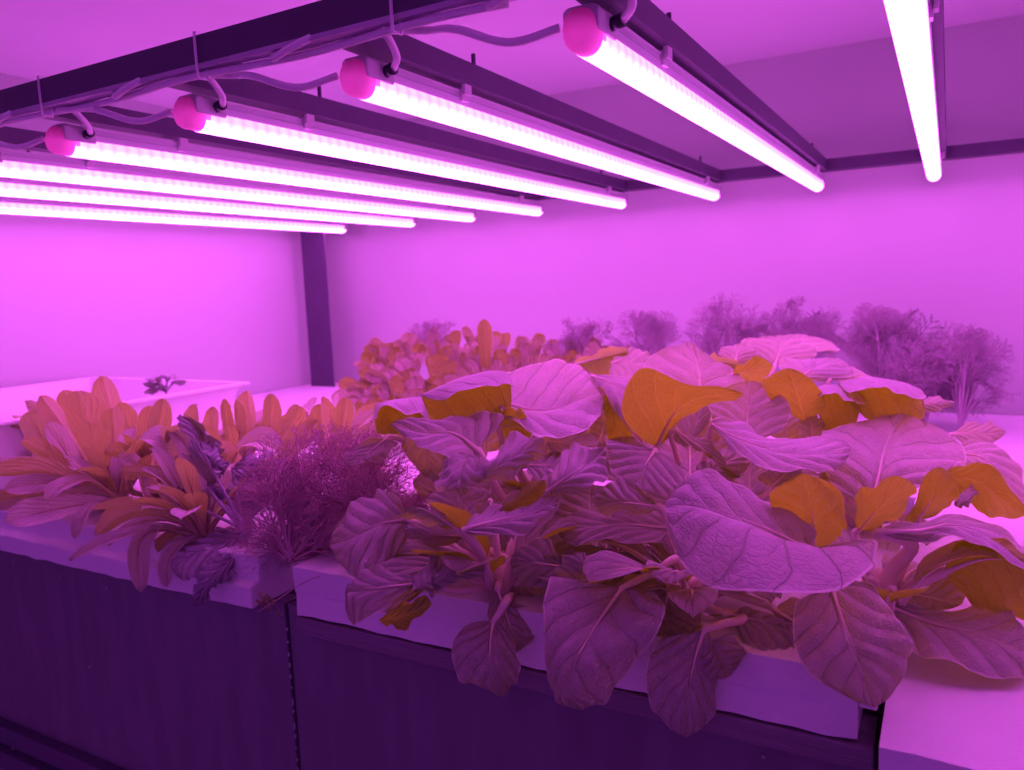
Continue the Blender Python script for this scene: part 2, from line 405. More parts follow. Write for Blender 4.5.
for i, x in enumerate(TX): make_light(i, x)
for i, x in enumerate(TX):
    z = Z0+.204
    t = thing('crossbar', (x, .51, z), BARN[i], 'bar', 'steel crossbars above the tube lamps')
    xo = x+.008
    MB().box((xo-.012, .508, z), (xo+.012, 1.716, z+.022)).build('bar', MAT['steel'], t)
    for yy in (.735, 1.60):
        MB().tube([(xo, yy, z+.020), (xo, yy, z+.038)], .0024, 8).build('bolt', MAT['steel'], t, smooth=True)

# power cables: from one lamp's gland up round the beam and on to the next lamp
CL = ['white cable looping from the near end of the lamp second from the right',
      'white cable looping from the third lamp from the right up to the beam',
      'white cable looping from the fourth lamp from the right up to the beam',
      'white cable looping from the fifth lamp from the right up to the beam',
      'white cable at the left edge looping below the beam']
zz = Z0+.178
for i in range(1, 6):
    x = TX[i]; y = YA+.012
    up = [(x+.024, y, zz+.013), (x+.036, y-.012, zz+.020), (x+.036, y-.035, zz+.036), (x+.012, y-.055, zz+.036), (x-.02, y-.07, zz+.024), (x-.055, .512, zz+.021)]
    MBc = MB().tube(curve3(up, 30), .0033, 8); o = MBc.build('power_cable', MAT['cable'], smooth=True); tag(o, CL[i-1], 'cable', 'white cables between lamps and beam')
DL = ['white cable sagging from beam to pink cap of the lamp second from the right',
      'white cable sagging from beam to pink cap of the third lamp from the right',
      'white cable sagging from beam to pink cap of the fourth lamp from the right',
      'white cable sagging from beam to pink cap of the fifth lamp from the right']
for i in range(1, 5):
    x = TX[i]
    dn = [(x-.013, YA-.02, zz+.006), (x-.05, YA-.03, zz+.000), (x-.085, YA-.045, zz+.012), (x-.12, .53, zz+.021), (x-.15, .512, zz+.022)]
    o = MB().tube(curve3(dn, 24), .0032, 8).build('power_cable', MAT['cable'], smooth=True); tag(o, DL[i-1], 'cable', 'white cables between lamps and beam')
o = MB().tube([(xx, .517+.005*math.sin(xx*23), Z0+.1995) for xx in np.linspace(-1.2, -.28, 60)], .0032, 8).build('power_cable', MAT['cable'], smooth=True)
tag(o, 'white cable run taped along the underside of the near beam', 'cable')
for k, (xx, lab) in enumerate([(-.825, 'thin white cable tie around the beam near the left edge of the photo'), (-.588, 'thin white cable tie around the beam above the fourth pink cap'), (-.372, 'thin white cable tie around the beam near the top edge of the photo')]):
    r = [(xx, .502, Z0+.194), (xx, .502, Z0+.233), (xx, .512, Z0+.234), (xx, .513, Z0+.194), (xx, .502, Z0+.194)]
    tag(MB().tube(r, .0013, 6).build('cable_tie', MAT['cable']), lab, 'cable tie', 'cable ties on the near beam')

# growing bed -------------------------------------------------------
YF = .547
bed = thing('grow_bed', (-.6, YF, 0), 'long black-lined tank with dark front face under the white foam rafts', 'planter')
MB().box((XL, YF+.010, .25), (-.592, YF+.035, RAFT-.050)).build('front_panel', MAT['black'], bed, bevel=.001)
MB().box((-.589, YF+.012, .25), (-.036, YF+.035, RAFT-.050)).box((-.036, YF+.012, .25), (1.3, YF+.035, RAFT-.090)).build('front_panel', MAT['black'], bed, bevel=.001)
MB().box((-.560, YF-.006, RAFT-.070), (-.036, YF+.034, RAFT-.052)).build('top_strip', MAT['wood'], bed, bevel=.0015)
MB().box((XL, YF+.034, RAFT-.13), (1.3, YB, RAFT-.100)).build('tank_inside', MAT['black'], bed)
rb = MB(); rb.box((XL, YF-.016, Z0-.640), (-.3, YF+.010, Z0-.615)); rb.box((XL, YF-.006, Z0-.612), (-.3, YF+.010, Z0-.586)); rb.build('bottom_rail', MAT['steel'], bed, bevel=.002)
for (u, v) in [(258-168+0, 667-0), (14, 562), (61, 578), (107, 588), (763, 758), (24, 743)]:
    r = Wm @ np.array([(u-512.)/FPX, (v-385.)/FPX, 1.]); p = r*((YF+.009)/r[1])
    yo = YF+.010 if u != 24 else YF-.006
    if u > 600: yo = YF+.012
    MB().tube([(p[0], yo+.002, p[2]+Z0), (p[0], yo-.0015, p[2]+Z0)], [.0022, .0016], 8).build('screw', MAT['screw'], bed, smooth=False)
sm = MB(); 
for k in range(30):
    z1 = RAFT-.075-k*.013-random.uniform(0, .003)
    sm.box((-.5915, YF+.0095, z1-random.uniform(.002, .008)), (-.5898, YF+.0115, z1))
sm.build('seam', MAT['screw'], bed)

def raft(x0, x1, y0, y1, top, label, thick=.05, step=True, group='white polystyrene rafts', mat='foam', groove=None, holes=()):
    x1u = x1
    t = thing('foam_raft', ((x0+x1)/2, (y0+y1)/2, top-thick), label, 'raft', group)
    if step:
        prof = [(y0-.014, top-thick), (y0-.014, top-.027), (y0-.002, top-.024), (y0, top), (y1, top), (y1, top-thick)]
    else:
        prof = [(y0, top-thick), (y0+.002, top-.028), (y0+.000, top-.027), (y0-.002, top), (y1, top), (y1, top-thick)]
    mb = MB(); nx = max(2, int((x1-x0)/.02)); n = len(prof); V = []
    for i in range(nx+1):
        x = x0+(x1-x0)*i/nx
        for k, (y, z) in enumerate(prof):
            jy = random.uniform(-.0011, .0011) if k < 4 else 0; V.append((x, y+jy, z+(random.uniform(-.0011, .0011) if k < 3 else 0)))
    F = [(i*n+k, i*n+(k+1) % n, (i+1)*n+(k+1) % n, (i+1)*n+k) for i in range(nx) for k in range(n)]+[tuple(reversed(range(n))), tuple(nx*n+k for k in range(n))]
    mb.add(V, F); mb.build('foam_board', MAT[mat], t, bevel=.0018)
    return t
raft(-1.655, -.612, YF, .93, RAFT, 'front left white foam raft under the lettuces, with a stepped front edge')
MIDR = raft(-.560, -.046, YF-.004, .93, RAFT, 'front middle white foam raft under the pak choi leaves', step=False)
MB().box((-.0458, YF-.003, RAFT-.026), (-.034, .90, RAFT-.0015)).build('foam_lip', MAT['foam'], MIDR, bevel=.0015)
raft(-.030, .9, .500, 1.10, RAFT_R, 'front right white foam raft in the bottom right corner, set a little lower', step=False, thick=.06)
raft(-1.655, -.62, .935, 1.795, RAFT, 'back left white foam raft at the foot of the post')
raft(-.612, -.058, .935, 1.795, RAFT, 'back middle white foam raft under the small dill plants')
raft(-.055, .9, 1.105, 1.795, RAFT_R, 'back right white foam raft below the right end of the back wall', step=False, thick=.06)

# tub ---------------------------------------------------------------
c0 = PZ(240, 384, -.165)
xr, yf, zr = c0[0], c0[1], c0[2]
tb = thing('plastic_tub', (xr-.25, yf-.35, RAFT), 'large white plastic tub behind the lettuces on the left', 'tub')
def tubshell(x0, x1, y0, y1, z0, z1, th, taper=.03):
    V = []; F = []
    def ring(a, z, e): 
        return [(x0+a, y0+a, z), (x1-a, y0+a, z), (x1-a, y1-a, z), (x0+a, y1-a, z)]
    rings = [ring(taper, z0, 0), ring(0, z1, 0), ring(th, z1, 0), ring(taper+th, z0+th, 0)]
    for r in rings: V += r
    for q in range(3):
        for k in range(4): F.append((q*4+k, q*4+(k+1) % 4, (q+1)*4+(k+1) % 4, (q+1)*4+k))
    F += [(3, 2, 1, 0), (12, 13, 14, 15)]
    return MB().add(V, F)
x0t, y0t = xr-.46, yf-.62
tubshell(x0t, xr, y0t, yf, RAFT, zr, .004).build('shell', MAT['tub'], tb, bevel=.003)
rm = MB(); e = .014
rm.box((x0t-e, y0t-e, zr-.003), (xr+e, y0t+.004, zr+.003)); rm.box((x0t-e, yf-.004, zr-.003), (xr+e, yf+e, zr+.003))
rm.box((x0t-e, y0t+.004, zr-.003), (x0t+.004, yf-.004, zr+.003)); rm.box((xr-.004, y0t+.004, zr-.003), (xr+e, yf-.004, zr+.003))
rm.build('rim', MAT['tub'], tb, bevel=.002)
MB().box((x0t+.03, y0t+.03, RAFT+.004), (xr-.03, yf-.03, RAFT+.045)).build('water', MAT['foam'], tb)

# ------------------------------------------------------------------ big leafed pak choi
PL = {}
def root(u, v, lift=.0): 
    p = PZ(u, v, -.267); return p
def plant(key, u, v, label, cat='plant', name='pak_choi', group='large-leaved pak choi plants', lower=0):
    p = root(u, v); p[2] -= lower
    t = thing(name, p, label, cat, group); PL[key] = (t, p); return t
plant('a', 503, 588, 'front left pak choi of the clump, low leaves hanging over the raft edge')
plant('b', 690, 600, 'front middle pak choi with the largest purple leaf and a heart-shaped leaf hanging below')
plant('c', 885, 612, 'front right pak choi whose drooping leaf hangs at the gap between two rafts')
plant('d', 530, 528, 'pak choi behind the front left one, with a wide open leaf beside an orange-backed one')
plant('e', 690, 520, 'pak choi plant in the middle of the clump with an upright orange-backed leaf')
plant('f', 860, 525, 'pak choi behind the front right one, with a fan-shaped leaf and orange-backed leaves')
plant('g', 745, 462, 'blurred pak choi plant farthest back in the clump under the dill')
seedc = [0]
def L(key, rows, pet=True, **k):
    seedc[0] += 1
    t, p = PL[key]
    r0 = k.pop('r0', .0042); r1 = k.pop('r1', .0026); via = k.pop('via', None)
    o, mid, A = blade('leaf', rows, t, seed=seedc[0], **k)
    if pet:
        jit = np.array([rng.uniform(-.012, .012), rng.uniform(-.012, .012), -.004])
        petiole(o, mid, p+jit, r0, r1, via=[P(*q) for q in via] if via else None)
    return o
# --- front middle plant
L('b', [[(820,536,.61),(808,549,.60),(880,540,.555)], [(792,515,.61),(772,531,.57),(858,574,.51)], [(750,489,.60),(732,515,.55),(785,594,.485)], [(710,473,.59),(692,503,.54),(708,584,.49)], [(680,474,.58),(664,505,.54),(672,552,.50)]], base=.04, tip=.22, ruf=.003, amp=.0030)
L('b', [[(798,535,.63),(815,550,.63),(836,545,.63)], [(782,510,.61),(812,512,.60),(841,520,.61)], [(765,490,.59),(803,473,.575),(842,482,.59)]], base=.2, tip=.35, under=True)
L('b', [[(552,574,.605),(622,588,.60),(652,590,.595)], [(545,604,.58),(598,622,.575),(664,612,.57)], [(546,650,.565),(576,660,.555),(643,652,.56)], [(549,688,.56),(568,694,.553),(612,690,.56)], [(563,704,.56),(580,710,.556),(594,704,.563)]], base=.05, tip=.18, amp=.0028, via=[(680,560,.62),(655,572,.615)])
L('b', [[(556,577,.63),(580,588,.625),(606,582,.625)], [(562,565,.625),(584,566,.615),(602,570,.62)], [(568,556,.635),(582,552,.63),(592,557,.635)]], base=.12, tip=.35, pet=False)
L('b', [[(664,634,.57),(704,630,.57),(716,643,.57)], [(648,664,.565),(694,663,.56),(717,672,.565)], [(650,704,.565),(688,698,.555),(717,704,.565)], [(664,731,.565),(686,737,.56),(706,729,.565)]], base=.06, tip=.3, amp=.0012, via=[(742,617,.60),(722,624,.58)])
L('b', [[(612,438,.70),(655,450,.69),(684,470,.68)], [(612,455,.68),(645,466,.66),(678,482,.65)], [(615,480,.66),(640,488,.645),(668,505,.64)]], base=.12, tip=.2, amp=.002, ruf=.003)
L('b', [[(655,512,.66),(656,506,.65),(655,500,.65)], [(620,512,.65),(622,502,.635),(625,482,.65)], [(595,512,.65),(594,500,.64),(600,485,.66)]], base=.3, tip=.3, amp=.003)
L('b', [[(665,545,.655),(668,528,.675),(668,512,.70)], [(610,538,.655),(612,524,.675),(612,508,.70)], [(560,545,.665),(558,532,.685),(562,515,.70)]], base=.12, tip=.35)
L('b', [[(640,592,.63),(668,588,.635),(690,595,.63)], [(638,615,.61),(665,615,.605),(697,620,.605)], [(650,634,.59),(672,640,.585),(692,636,.585)]], base=.12, tip=.35)
L('b', [[(700,616,.60),(730,614,.60),(735,632,.58)], [(745,612,.60),(765,622,.585),(772,655,.56)], [(790,615,.59),(815,634,.575),(805,668,.55)]], base=.2, tip=.35)
L('b', [[(770,620,.59),(775,610,.60),(780,598,.61)], [(800,648,.565),(805,628,.575),(812,606,.59)], [(830,668,.55),(835,648,.56),(836,618,.575)]], base=.3, tip=.3)
L('b', [[(690,640,.575),(712,640,.57),(728,634,.575)], [(700,665,.56),(722,662,.555),(742,650,.56)], [(712,682,.555),(730,676,.55),(742,664,.555)]], pet=False)
L('e', [[(655,472,.80),(690,477,.79),(725,472,.80)], [(648,445,.82),(690,445,.82),(732,445,.82)], [(665,418,.84),(690,412,.85),(715,418,.84)]], tip=.4)
L('d', [[(536,472,.83),(575,478,.82),(615,472,.83)], [(530,450,.85),(575,448,.85),(622,448,.85)], [(550,428,.87),(578,422,.88),(605,428,.87)]], tip=.4)
L('d', [[(590,478,.80),(620,482,.79),(650,478,.80)], [(585,460,.82),(622,455,.82),(655,455,.82)], [(600,440,.84),(625,435,.84),(645,438,.84)]], tip=.4)
L('f', [[(770,508,.78),(800,512,.77),(835,508,.78)], [(762,485,.80),(800,482,.80),(842,482,.80)], [(775,462,.82),(800,458,.83),(830,462,.82)]], tip=.4)
L('e', [[(725,505,.78),(750,510,.77),(780,505,.78)], [(718,482,.80),(750,480,.80),(785,480,.80)], [(730,458,.82),(752,452,.83),(775,458,.82)]], tip=.4)
L('b', [[(700,540,.72),(680,545,.71),(660,545,.71)], [(690,510,.73),(665,512,.72),(640,515,.72)], [(680,490,.75),(660,488,.75),(640,492,.74)]], tip=.4)
L('d', [[(470,510,.78),(490,515,.77),(515,510,.78)], [(462,490,.80),(490,488,.79),(522,490,.80)], [(470,470,.82),(492,465,.82),(512,470,.82)]], tip=.4)
L('d', [[(560,530,.76),(590,535,.75),(620,530,.76)], [(552,508,.78),(590,506,.78),(628,508,.78)], [(565,488,.80),(590,484,.80),(618,488,.80)]], tip=.4)
# --- front left plant
L('a', [[(476,618,.64),(493,622,.64),(513,626,.64)], [(453,642,.62),(490,646,.615),(517,658,.625)], [(460,676,.618),(492,676,.61),(516,682,.62)], [(486,692,.62),(502,697,.62),(510,690,.625)]], base=.2, tip=.25, amp=.0014, via=[(507,600,.645),(500,612,.64)])
L('a', [[(489,592,.655),(498,590,.655),(508,598,.655)], [(489,620,.64),(508,620,.645),(530,610,.655)], [(497,640,.635),(516,640,.64),(539,626,.65)], [(507,651,.64),(517,652,.64),(528,645,.645)]], base=.2, tip=.3, amp=.001)
L('a', [[(560,556,.66),(568,567,.66),(562,580,.655)], [(548,540,.66),(545,564,.645),(548,588,.645)], [(525,543,.66),(526,562,.645),(527,585,.645)], [(511,553,.66),(510,563,.65),(514,574,.65)]], base=.1, tip=.35, amp=.0022)
L('a', [[(505,555,.70),(525,548,.69),(545,545,.69)], [(500,590,.69),(520,585,.68),(548,580,.68)], [(515,612,.68),(530,612,.67),(548,605,.68)]], base=.12, tip=.35)
L('a', [[(464,520,.625),(464,529,.605),(468,541,.60)], [(485,514,.645),(489,522,.61),(492,534,.60)], [(515,503,.66),(519,515,.62),(523,530,.603)], [(543,491,.67),(546,504,.63),(546,518,.61)], [(553,491,.635),(560,500,.62),(556,512,.615)]], base=.18, tip=.2, amp=.003, ruf=.004, via=[(488,575,.65),(480,550,.625)])
L('a', [[(494,516,.635),(490,520,.64),(497,524,.645)], [(515,496,.645),(520,500,.635),(526,505,.64)], [(537,478,.65),(545,480,.64),(550,490,.64)]], base=.2, tip=.3, pet=False, amp=.001, under=True)
L('a', [[(540,494,.65),(548,491,.645),(554,496,.64)], [(553,466,.67),(570,475,.63),(588,492,.615)], [(574,448,.69),(592,459,.65),(607,475,.625)], [(592,443,.675),(604,449,.65),(611,463,.645)]], base=.25, tip=.35, amp=.003, ruf=.004, via=[(520,540,.67),(530,510,.66)])
L('a', [[(462,534,.66),(458,530,.655),(450,527,.66)], [(440,521,.665),(432,513,.655),(430,524,.67)], [(418,508,.67),(410,507,.66),(408,520,.672)], [(404,510,.67),(402,514,.665),(404,519,.67)]], base=.15, tip=.25, amp=.001, via=[(490,578,.68),(478,550,.665)])
L('a', [[(470,535,.69),(462,536,.69),(455,538,.69)], [(468,512,.69),(455,518,.68),(440,525,.68)], [(458,500,.70),(447,504,.69),(434,510,.69)]], base=.12, tip=.355, amp=.0015)
L('a', [[(468,540,.68),(470,536,.68),(466,530,.69)], [(440,546,.66),(442,535,.665),(445,523,.68)], [(415,542,.66),(415,532,.665),(420,522,.68)], [(405,536,.665),(402,530,.67),(408,524,.68)]], base=.2, tip=.3, amp=.0015)
L('a', [[(498,505,.70),(490,500,.70),(478,500,.70)], [(502,520,.69),(490,515,.69),(478,518,.69)], [(495,532,.69),(487,530,.69),(480,528,.69)]], base=.12, tip=.35, amp=.001)
L('a', [[(402,495,.72),(406,519,.715),(404,545,.71)], [(378,493,.76),(380,524,.71),(388,566,.685)], [(352,504,.76),(352,535,.71),(360,576,.68)], [(335,522,.715),(330,545,.70),(340,574,.69)]], base=.08, tip=.25, amp=.004, ruf=.003, via=[(470,560,.70),(430,530,.715)])
L('a', [[(438,580,.635),(432,582,.63),(412,602,.615)], [(400,571,.63),(392,586,.61),(388,612,.60)], [(365,573,.63),(352,590,.615),(362,618,.60)], [(350,582,.63),(345,592,.62),(352,632,.60)]], base=.08, tip=.2, amp=.003, ruf=.004, via=[(480,588,.67),(450,590,.645)])
L('a', [[(405,600,.61),(412,591,.60),(424,590,.61)], [(418,577,.62),(428,580,.605),(434,592,.61)], [(433,552,.635),(438,558,.63),(440,570,.63)]], base=.2, tip=.3, pet=False, amp=.001)
L('a', [[(430,574,.62),(428,584,.61),(424,594,.615)], [(448,564,.625),(452,572,.605),(450,583,.61)], [(478,562,.635),(486,568,.625),(482,578,.63)]], base=.25, tip=.3, pet=False, amp=.0015)
L('a', [[(376,617,.605),(380,621,.608),(384,626,.615)], [(404,606,.60),(404,616,.61),(402,627,.625)], [(426,592,.60),(432,604,.615),(424,616,.625)]], base=.25, tip=.3, pet=False, amp=.0008, under=True)
L('a', [[(410,545,.71),(425,548,.70),(440,550,.70)], [(385,560,.70),(405,565,.69),(420,575,.69)], [(362,572,.69),(382,578,.68),(400,584,.68)]], base=.12, tip=.35, amp=.002)
# --- front right plant
L('c', [[(797,596,.56),(832,588,.57),(868,580,.57)], [(794,630,.53),(846,630,.525),(895,616,.53)], [(804,666,.515),(862,668,.51),(911,652,.515)], [(834,698,.512),(874,708,.508),(904,692,.512)]], base=.08, tip=.35, amp=.0028, via=[(872,596,.60),(850,588,.58)])
L('c', [[(888,598,.61),(890,607,.61),(892,625,.60)], [(935,610,.615),(935,624,.59),(912,652,.565)], [(985,600,.615),(985,635,.57),(962,668,.545)], [(1012,612,.59),(1025,650,.56),(1008,678,.54)], [(1030,645,.57),(1036,660,.56),(1030,674,.55)]], base=.1, tip=.2, amp=.003)
L('c', [[(876,528,.61),(876,532,.60),(882,538,.60)], [(915,522,.615),(918,531,.59),(915,541,.585)], [(952,511,.66),(952,524,.61),(948,541,.58)], [(985,522,.67),(985,534,.61),(985,549,.57)], [(1016,541,.66),(1021,553,.60),(1024,566,.565)], [(1045,560,.60),(1050,568,.57),(1055,578,.57)]], base=.15, tip=.1, amp=.003, via=[(890,575,.62),(912,545,.60)], r0=.0065, r1=.0045)
L('c', [[(948,546,.60),(944,572,.605),(952,588,.61)], [(978,538,.595),(980,560,.585),(976,604,.60)], [(1012,545,.59),(1014,562,.575),(1004,615,.59)], [(1040,560,.59),(1044,580,.575),(1040,620,.59)]], base=.15, tip=.05, amp=.0012, via=[(908,590,.615),(930,577,.61)], r0=.006, r1=.0042, under=True)
L('c', [[(850,514,.60),(858,530,.64),(876,532,.65)], [(866,492,.59),(880,507,.62),(896,514,.645)], [(898,474,.58),(909,481,.60),(920,488,.63)]], base=.25, tip=.2, amp=.0012, under=True)
L('c', [[(893,604,.625),(900,592,.63),(915,575,.64)], [(915,610,.62),(935,598,.625),(945,570,.64)], [(948,612,.62),(962,604,.625),(972,585,.64)]], base=.12, tip=.35)
# --- front-right back plant
L('f', [[(842,500,.71),(873,505,.70),(892,500,.69)], [(826,470,.74),(880,468,.72),(930,482,.70)], [(822,438,.78),(888,436,.78),(962,462,.72)], [(838,420,.81),(905,414,.83),(974,438,.76)]], base=.12, tip=.3, amp=.004, nv=5, via=[(868,520,.73),(872,508,.725)], r1=.004)
L('f', [[(902,528,.70),(918,520,.69),(938,514,.69)], [(918,500,.68),(932,498,.67),(954,498,.67)], [(922,474,.66),(935,468,.655),(949,466,.66)]], base=.2, tip=.25, amp=.001, under=True)
L('f', [[(955,442,.86),(950,452,.84),(945,462,.82)], [(992,443,.87),(984,458,.81),(972,470,.78)], [(1014,466,.86),(1004,478,.80),(990,484,.77)], [(1036,505,.84),(1030,508,.80),(1018,508,.78)]], base=.2, tip=.25, amp=.003)
L('f', [[(944,470,.70),(942,477,.705),(948,486,.71)], [(975,463,.68),(974,480,.69),(968,502,.70)], [(1000,474,.67),(996,494,.68),(986,514,.70)], [(1030,512,.67),(1024,516,.68),(1010,524,.70)]], base=.15, tip=.15, amp=.001, pet=False, under=True)
L('f', [[(952,505,.69),(958,497,.68),(966,486,.70)], [(962,506,.67),(968,500,.66),(975,490,.68)], [(968,506,.68),(972,500,.675),(974,495,.68)]], base=.12, tip=.35, pet=False, amp=.0006)
L('f', [[(955,427,.98),(955,434,.97),(958,444,.96)], [(980,424,.98),(980,433,.96),(980,445,.95)], [(1000,425,.98),(1006,432,.97),(1000,441,.96)]], base=.3, tip=.35, amp=.001)
L('f', [[(852,408,.82),(838,383,.85),(842,390,.81)], [(872,422,.82),(868,379,.85),(872,389,.79)], [(898,424,.82),(900,383,.85),(898,392,.79)], [(928,420,.82),(922,391,.85),(930,400,.80)]], base=.1, tip=.08, amp=.0018, pet=False, under=True)
L('f', [[(822,430,.84),(812,389,.86),(816,394,.82)], [(838,430,.83),(840,387,.86),(842,395,.80)], [(858,422,.83),(862,396,.85),(866,407,.81)]], base=.05, tip=.1, amp=.001, pet=False, under=True)
L('f', [[(910,400,.92),(912,405,.91),(918,412,.90)], [(930,398,.92),(935,403,.90),(938,410,.90)], [(952,400,.92),(955,402,.91),(948,408,.91)]], base=.3, tip=.3, amp=.001)
# --- middle plant
L('e', [[(636,440,.74),(656,447,.76),(668,441,.75)], [(622,406,.70),(667,424,.74),(674,427,.74)], [(642,370,.67),(680,407,.72),(693,413,.73)], [(686,383,.67),(706,396,.70),(710,404,.71)], [(734,388,.69),(744,394,.69),(738,401,.70)]], base=.15, tip=.08, amp=.0008, ruf=.001, via=[(640,490,.78),(650,465,.77)], r1=.0042, under=True)
L('e', [[(675,405,.90),(700,412,.90),(722,404,.90)], [(646,380,.88),(700,386,.91),(748,396,.88)], [(648,360,.91),(698,362,.94),(738,376,.92)], [(668,345,.95),(690,342,.97),(714,358,.95)]], base=.25, tip=.3, amp=.003, via=[(702,470,.88),(701,435,.90)], r0=.005, r1=.0038)
L('e', [[(675,425,.82),(690,440,.81),(705,430,.81)], [(682,405,.83),(698,415,.82),(714,408,.82)], [(690,395,.84),(704,398,.83),(718,398,.84)]], base=.2, tip=.35, pet=False, amp=.003)
L('e', [[(722,432,.80),(747,440,.80),(774,438,.80)], [(713,405,.80),(748,408,.83),(785,412,.81)], [(722,384,.82),(752,380,.85),(778,388,.83)]], base=.12, tip=.35, amp=.003)
L('e', [[(708,415,.72),(712,425,.71),(716,440,.70)], [(738,424,.77),(738,438,.72),(744,454,.675)], [(775,435,.77),(776,450,.71),(786,474,.665)], [(812,440,.77),(812,452,.70),(822,470,.665)], [(846,437,.73),(852,450,.70),(844,468,.68)]], base=.15, tip=.08, amp=.003, ruf=.004)
L('e', [[(785,414,.85),(805,422,.85),(820,414,.85)], [(772,400,.83),(799,400,.825),(826,402,.83)], [(762,382,.81),(793,382,.805),(816,385,.81)], [(770,372,.80),(788,368,.80),(804,373,.80)]], base=.12, tip=.2, amp=.0008, pet=False, under=True)
L('e', [[(588,378,.82),(592,376,.83),(606,371,.86)], [(598,386,.80),(612,384,.81),(648,382,.85)], [(608,398,.78),(624,406,.78),(645,402,.82)], [(624,428,.77),(636,434,.77),(642,428,.79)]], base=.2, tip=.25, amp=.002)
L('e', [[(603,392,.80),(610,393,.80),(618,405,.80)], [(606,415,.82),(615,418,.82),(628,425,.82)], [(610,445,.85),(622,446,.85),(636,440,.85)]], base=.25, tip=.1, amp=.0008, under=True)
L('e', [[(666,440,.72),(676,431,.73),(690,432,.74)], [(695,448,.70),(704,450,.70),(714,447,.71)], [(722,466,.69),(727,471,.69),(732,468,.70)], [(738,476,.69),(740,478,.69),(742,476,.69)]], base=.3, tip=.3, amp=.002)
L('e', [[(695,480,.77),(705,485,.76),(720,488,.76)], [(705,460,.78),(722,464,.76),(740,472,.76)], [(730,445,.79),(745,450,.78),(755,458,.78)]], base=.25, tip=.4, amp=.002)
L('e', [[(755,480,.77),(770,487,.76),(790,490,.76)], [(770,470,.76),(785,475,.75),(800,480,.75)], [(780,462,.77),(795,465,.76),(806,470,.76)]], base=.25, tip=.4, amp=.002)
L('e', [[(770,438,.86),(785,440,.86),(800,440,.86)], [(772,418,.87),(788,418,.86),(805,420,.86)], [(778,402,.88),(790,400,.88),(802,408,.88)]], base=.12, tip=.35, amp=.001)
L('e', [[(800,440,.84),(812,440,.84),(822,438,.84)], [(800,425,.85),(812,422,.84),(822,424,.84)], [(805,414,.85),(812,412,.85),(820,416,.85)]], base=.12, tip=.35, amp=.001)
L('e', [[(590,440,.84),(602,436,.84),(612,430,.84)], [(592,425,.85),(605,420,.85),(612,415,.85)], [(597,412,.86),(606,408,.86),(612,405,.86)]], base=.12, tip=.35, amp=.001)
# --- back left of the clump
L('d', [[(484,374,.86),(498,400,.80),(498,408,.775)], [(518,369,.88),(530,409,.80),(518,427,.755)], [(556,361,.93),(556,407,.81),(555,438,.735)], [(580,366,.93),(582,396,.84),(590,429,.745)], [(592,380,.90),(606,390,.84),(606,410,.785)]], base=.04, tip=.14, amp=.003, ruf=.0015, via=[(575,470,.86),(583,440,.85)], )
L('d', [[(431,420,.775),(421,396,.78),(427,399,.765)], [(450,426,.775),(445,385,.79),(450,396,.745)], [(475,426,.775),(475,376,.80),(480,387,.74)], [(496,424,.775),(500,373,.80),(502,382,.74)], [(513,414,.775),(511,378,.80),(516,392,.76)]], base=.04, tip=.08, amp=.0010, pet=False, under=True)
L('d', [[(374,434,.81),(376,404,.82),(369,420,.79)], [(390,434,.81),(393,401,.84),(388,407,.78)], [(414,425,.81),(425,397,.85),(412,414,.79)], [(431,422,.81),(434,402,.84),(432,419,.80)]], base=.1, tip=.1, amp=.001, pet=False, under=True)
L('d', [[(508,416,.76),(478,450,.72),(484,478,.69)], [(478,415,.76),(456,434,.72),(450,458,.675)], [(432,418,.73),(425,429,.70),(422,449,.67)], [(400,419,.71),(390,424,.70),(400,434,.685)]], base=.05, tip=.2, amp=.004, ruf=.002, via=[(505,500,.76),(490,475,.73)], r1=.004)
L('d', [[(448,452,.70),(468,455,.695),(484,458,.70)], [(441,464,.67),(462,468,.655),(484,470,.67)], [(441,484,.65),(462,486,.64),(480,482,.66)], [(452,494,.65),(464,496,.65),(472,492,.66)]], base=.2, tip=.25, amp=.004, ruf=.006, pet=False)
L('d', [[(476,466,.67),(478,477,.66),(482,490,.67)], [(498,448,.685),(503,462,.65),(508,476,.655)], [(520,436,.69),(525,449,.655),(531,463,.655)], [(538,434,.665),(545,443,.655),(543,456,.66)]], base=.15, tip=.25, amp=.003, ruf=.006, pet=False)
L('d', [[(395,428,.84),(420,432,.82),(448,440,.81)], [(412,460,.82),(430,465,.81),(450,466,.80)], [(428,482,.81),(440,488,.81),(456,486,.80)]], base=.12, tip=.35)
L('d', [[(499,414,.765),(499,426,.79),(498,447,.82)], [(514,410,.76),(518,426,.78),(510,452,.82)], [(528,416,.77),(532,434,.79),(522,452,.82)]], base=.2, tip=.2, amp=.001, under=True)
L('d', [[(400,440,.82),(385,440,.82),(375,438,.82)], [(385,455,.80),(365,455,.80),(352,450,.81)], [(370,465,.79),(350,465,.79),(340,460,.80)]], base=.12, tip=.35, amp=.002)
L('d', [[(545,452,.74),(548,442,.77),(552,435,.80)], [(570,452,.74),(572,442,.77),(575,434,.80)], [(598,446,.75),(600,440,.78),(598,434,.80)]], base=.3, tip=.3, amp=.001, under=True)
L('d', [[(525,475,.71),(528,465,.73),(535,455,.75)], [(550,480,.70),(552,465,.72),(556,453,.75)], [(580,474,.70),(582,462,.73),(580,452,.76)]], base=.2, tip=.3, amp=.003)
L('d', [[(595,450,.74),(600,460,.73),(602,470,.73)], [(615,445,.74),(620,455,.72),(622,470,.72)], [(635,450,.74),(640,458,.73),(640,468,.73)]], base=.3, tip=.4, amp=.001)
L('d', [[(425,502,.80),(450,510,.79),(480,514,.78)], [(418,482,.81),(450,486,.80),(488,490,.79)], [(430,462,.82),(455,458,.82),(482,465,.81)]], tip=.4)
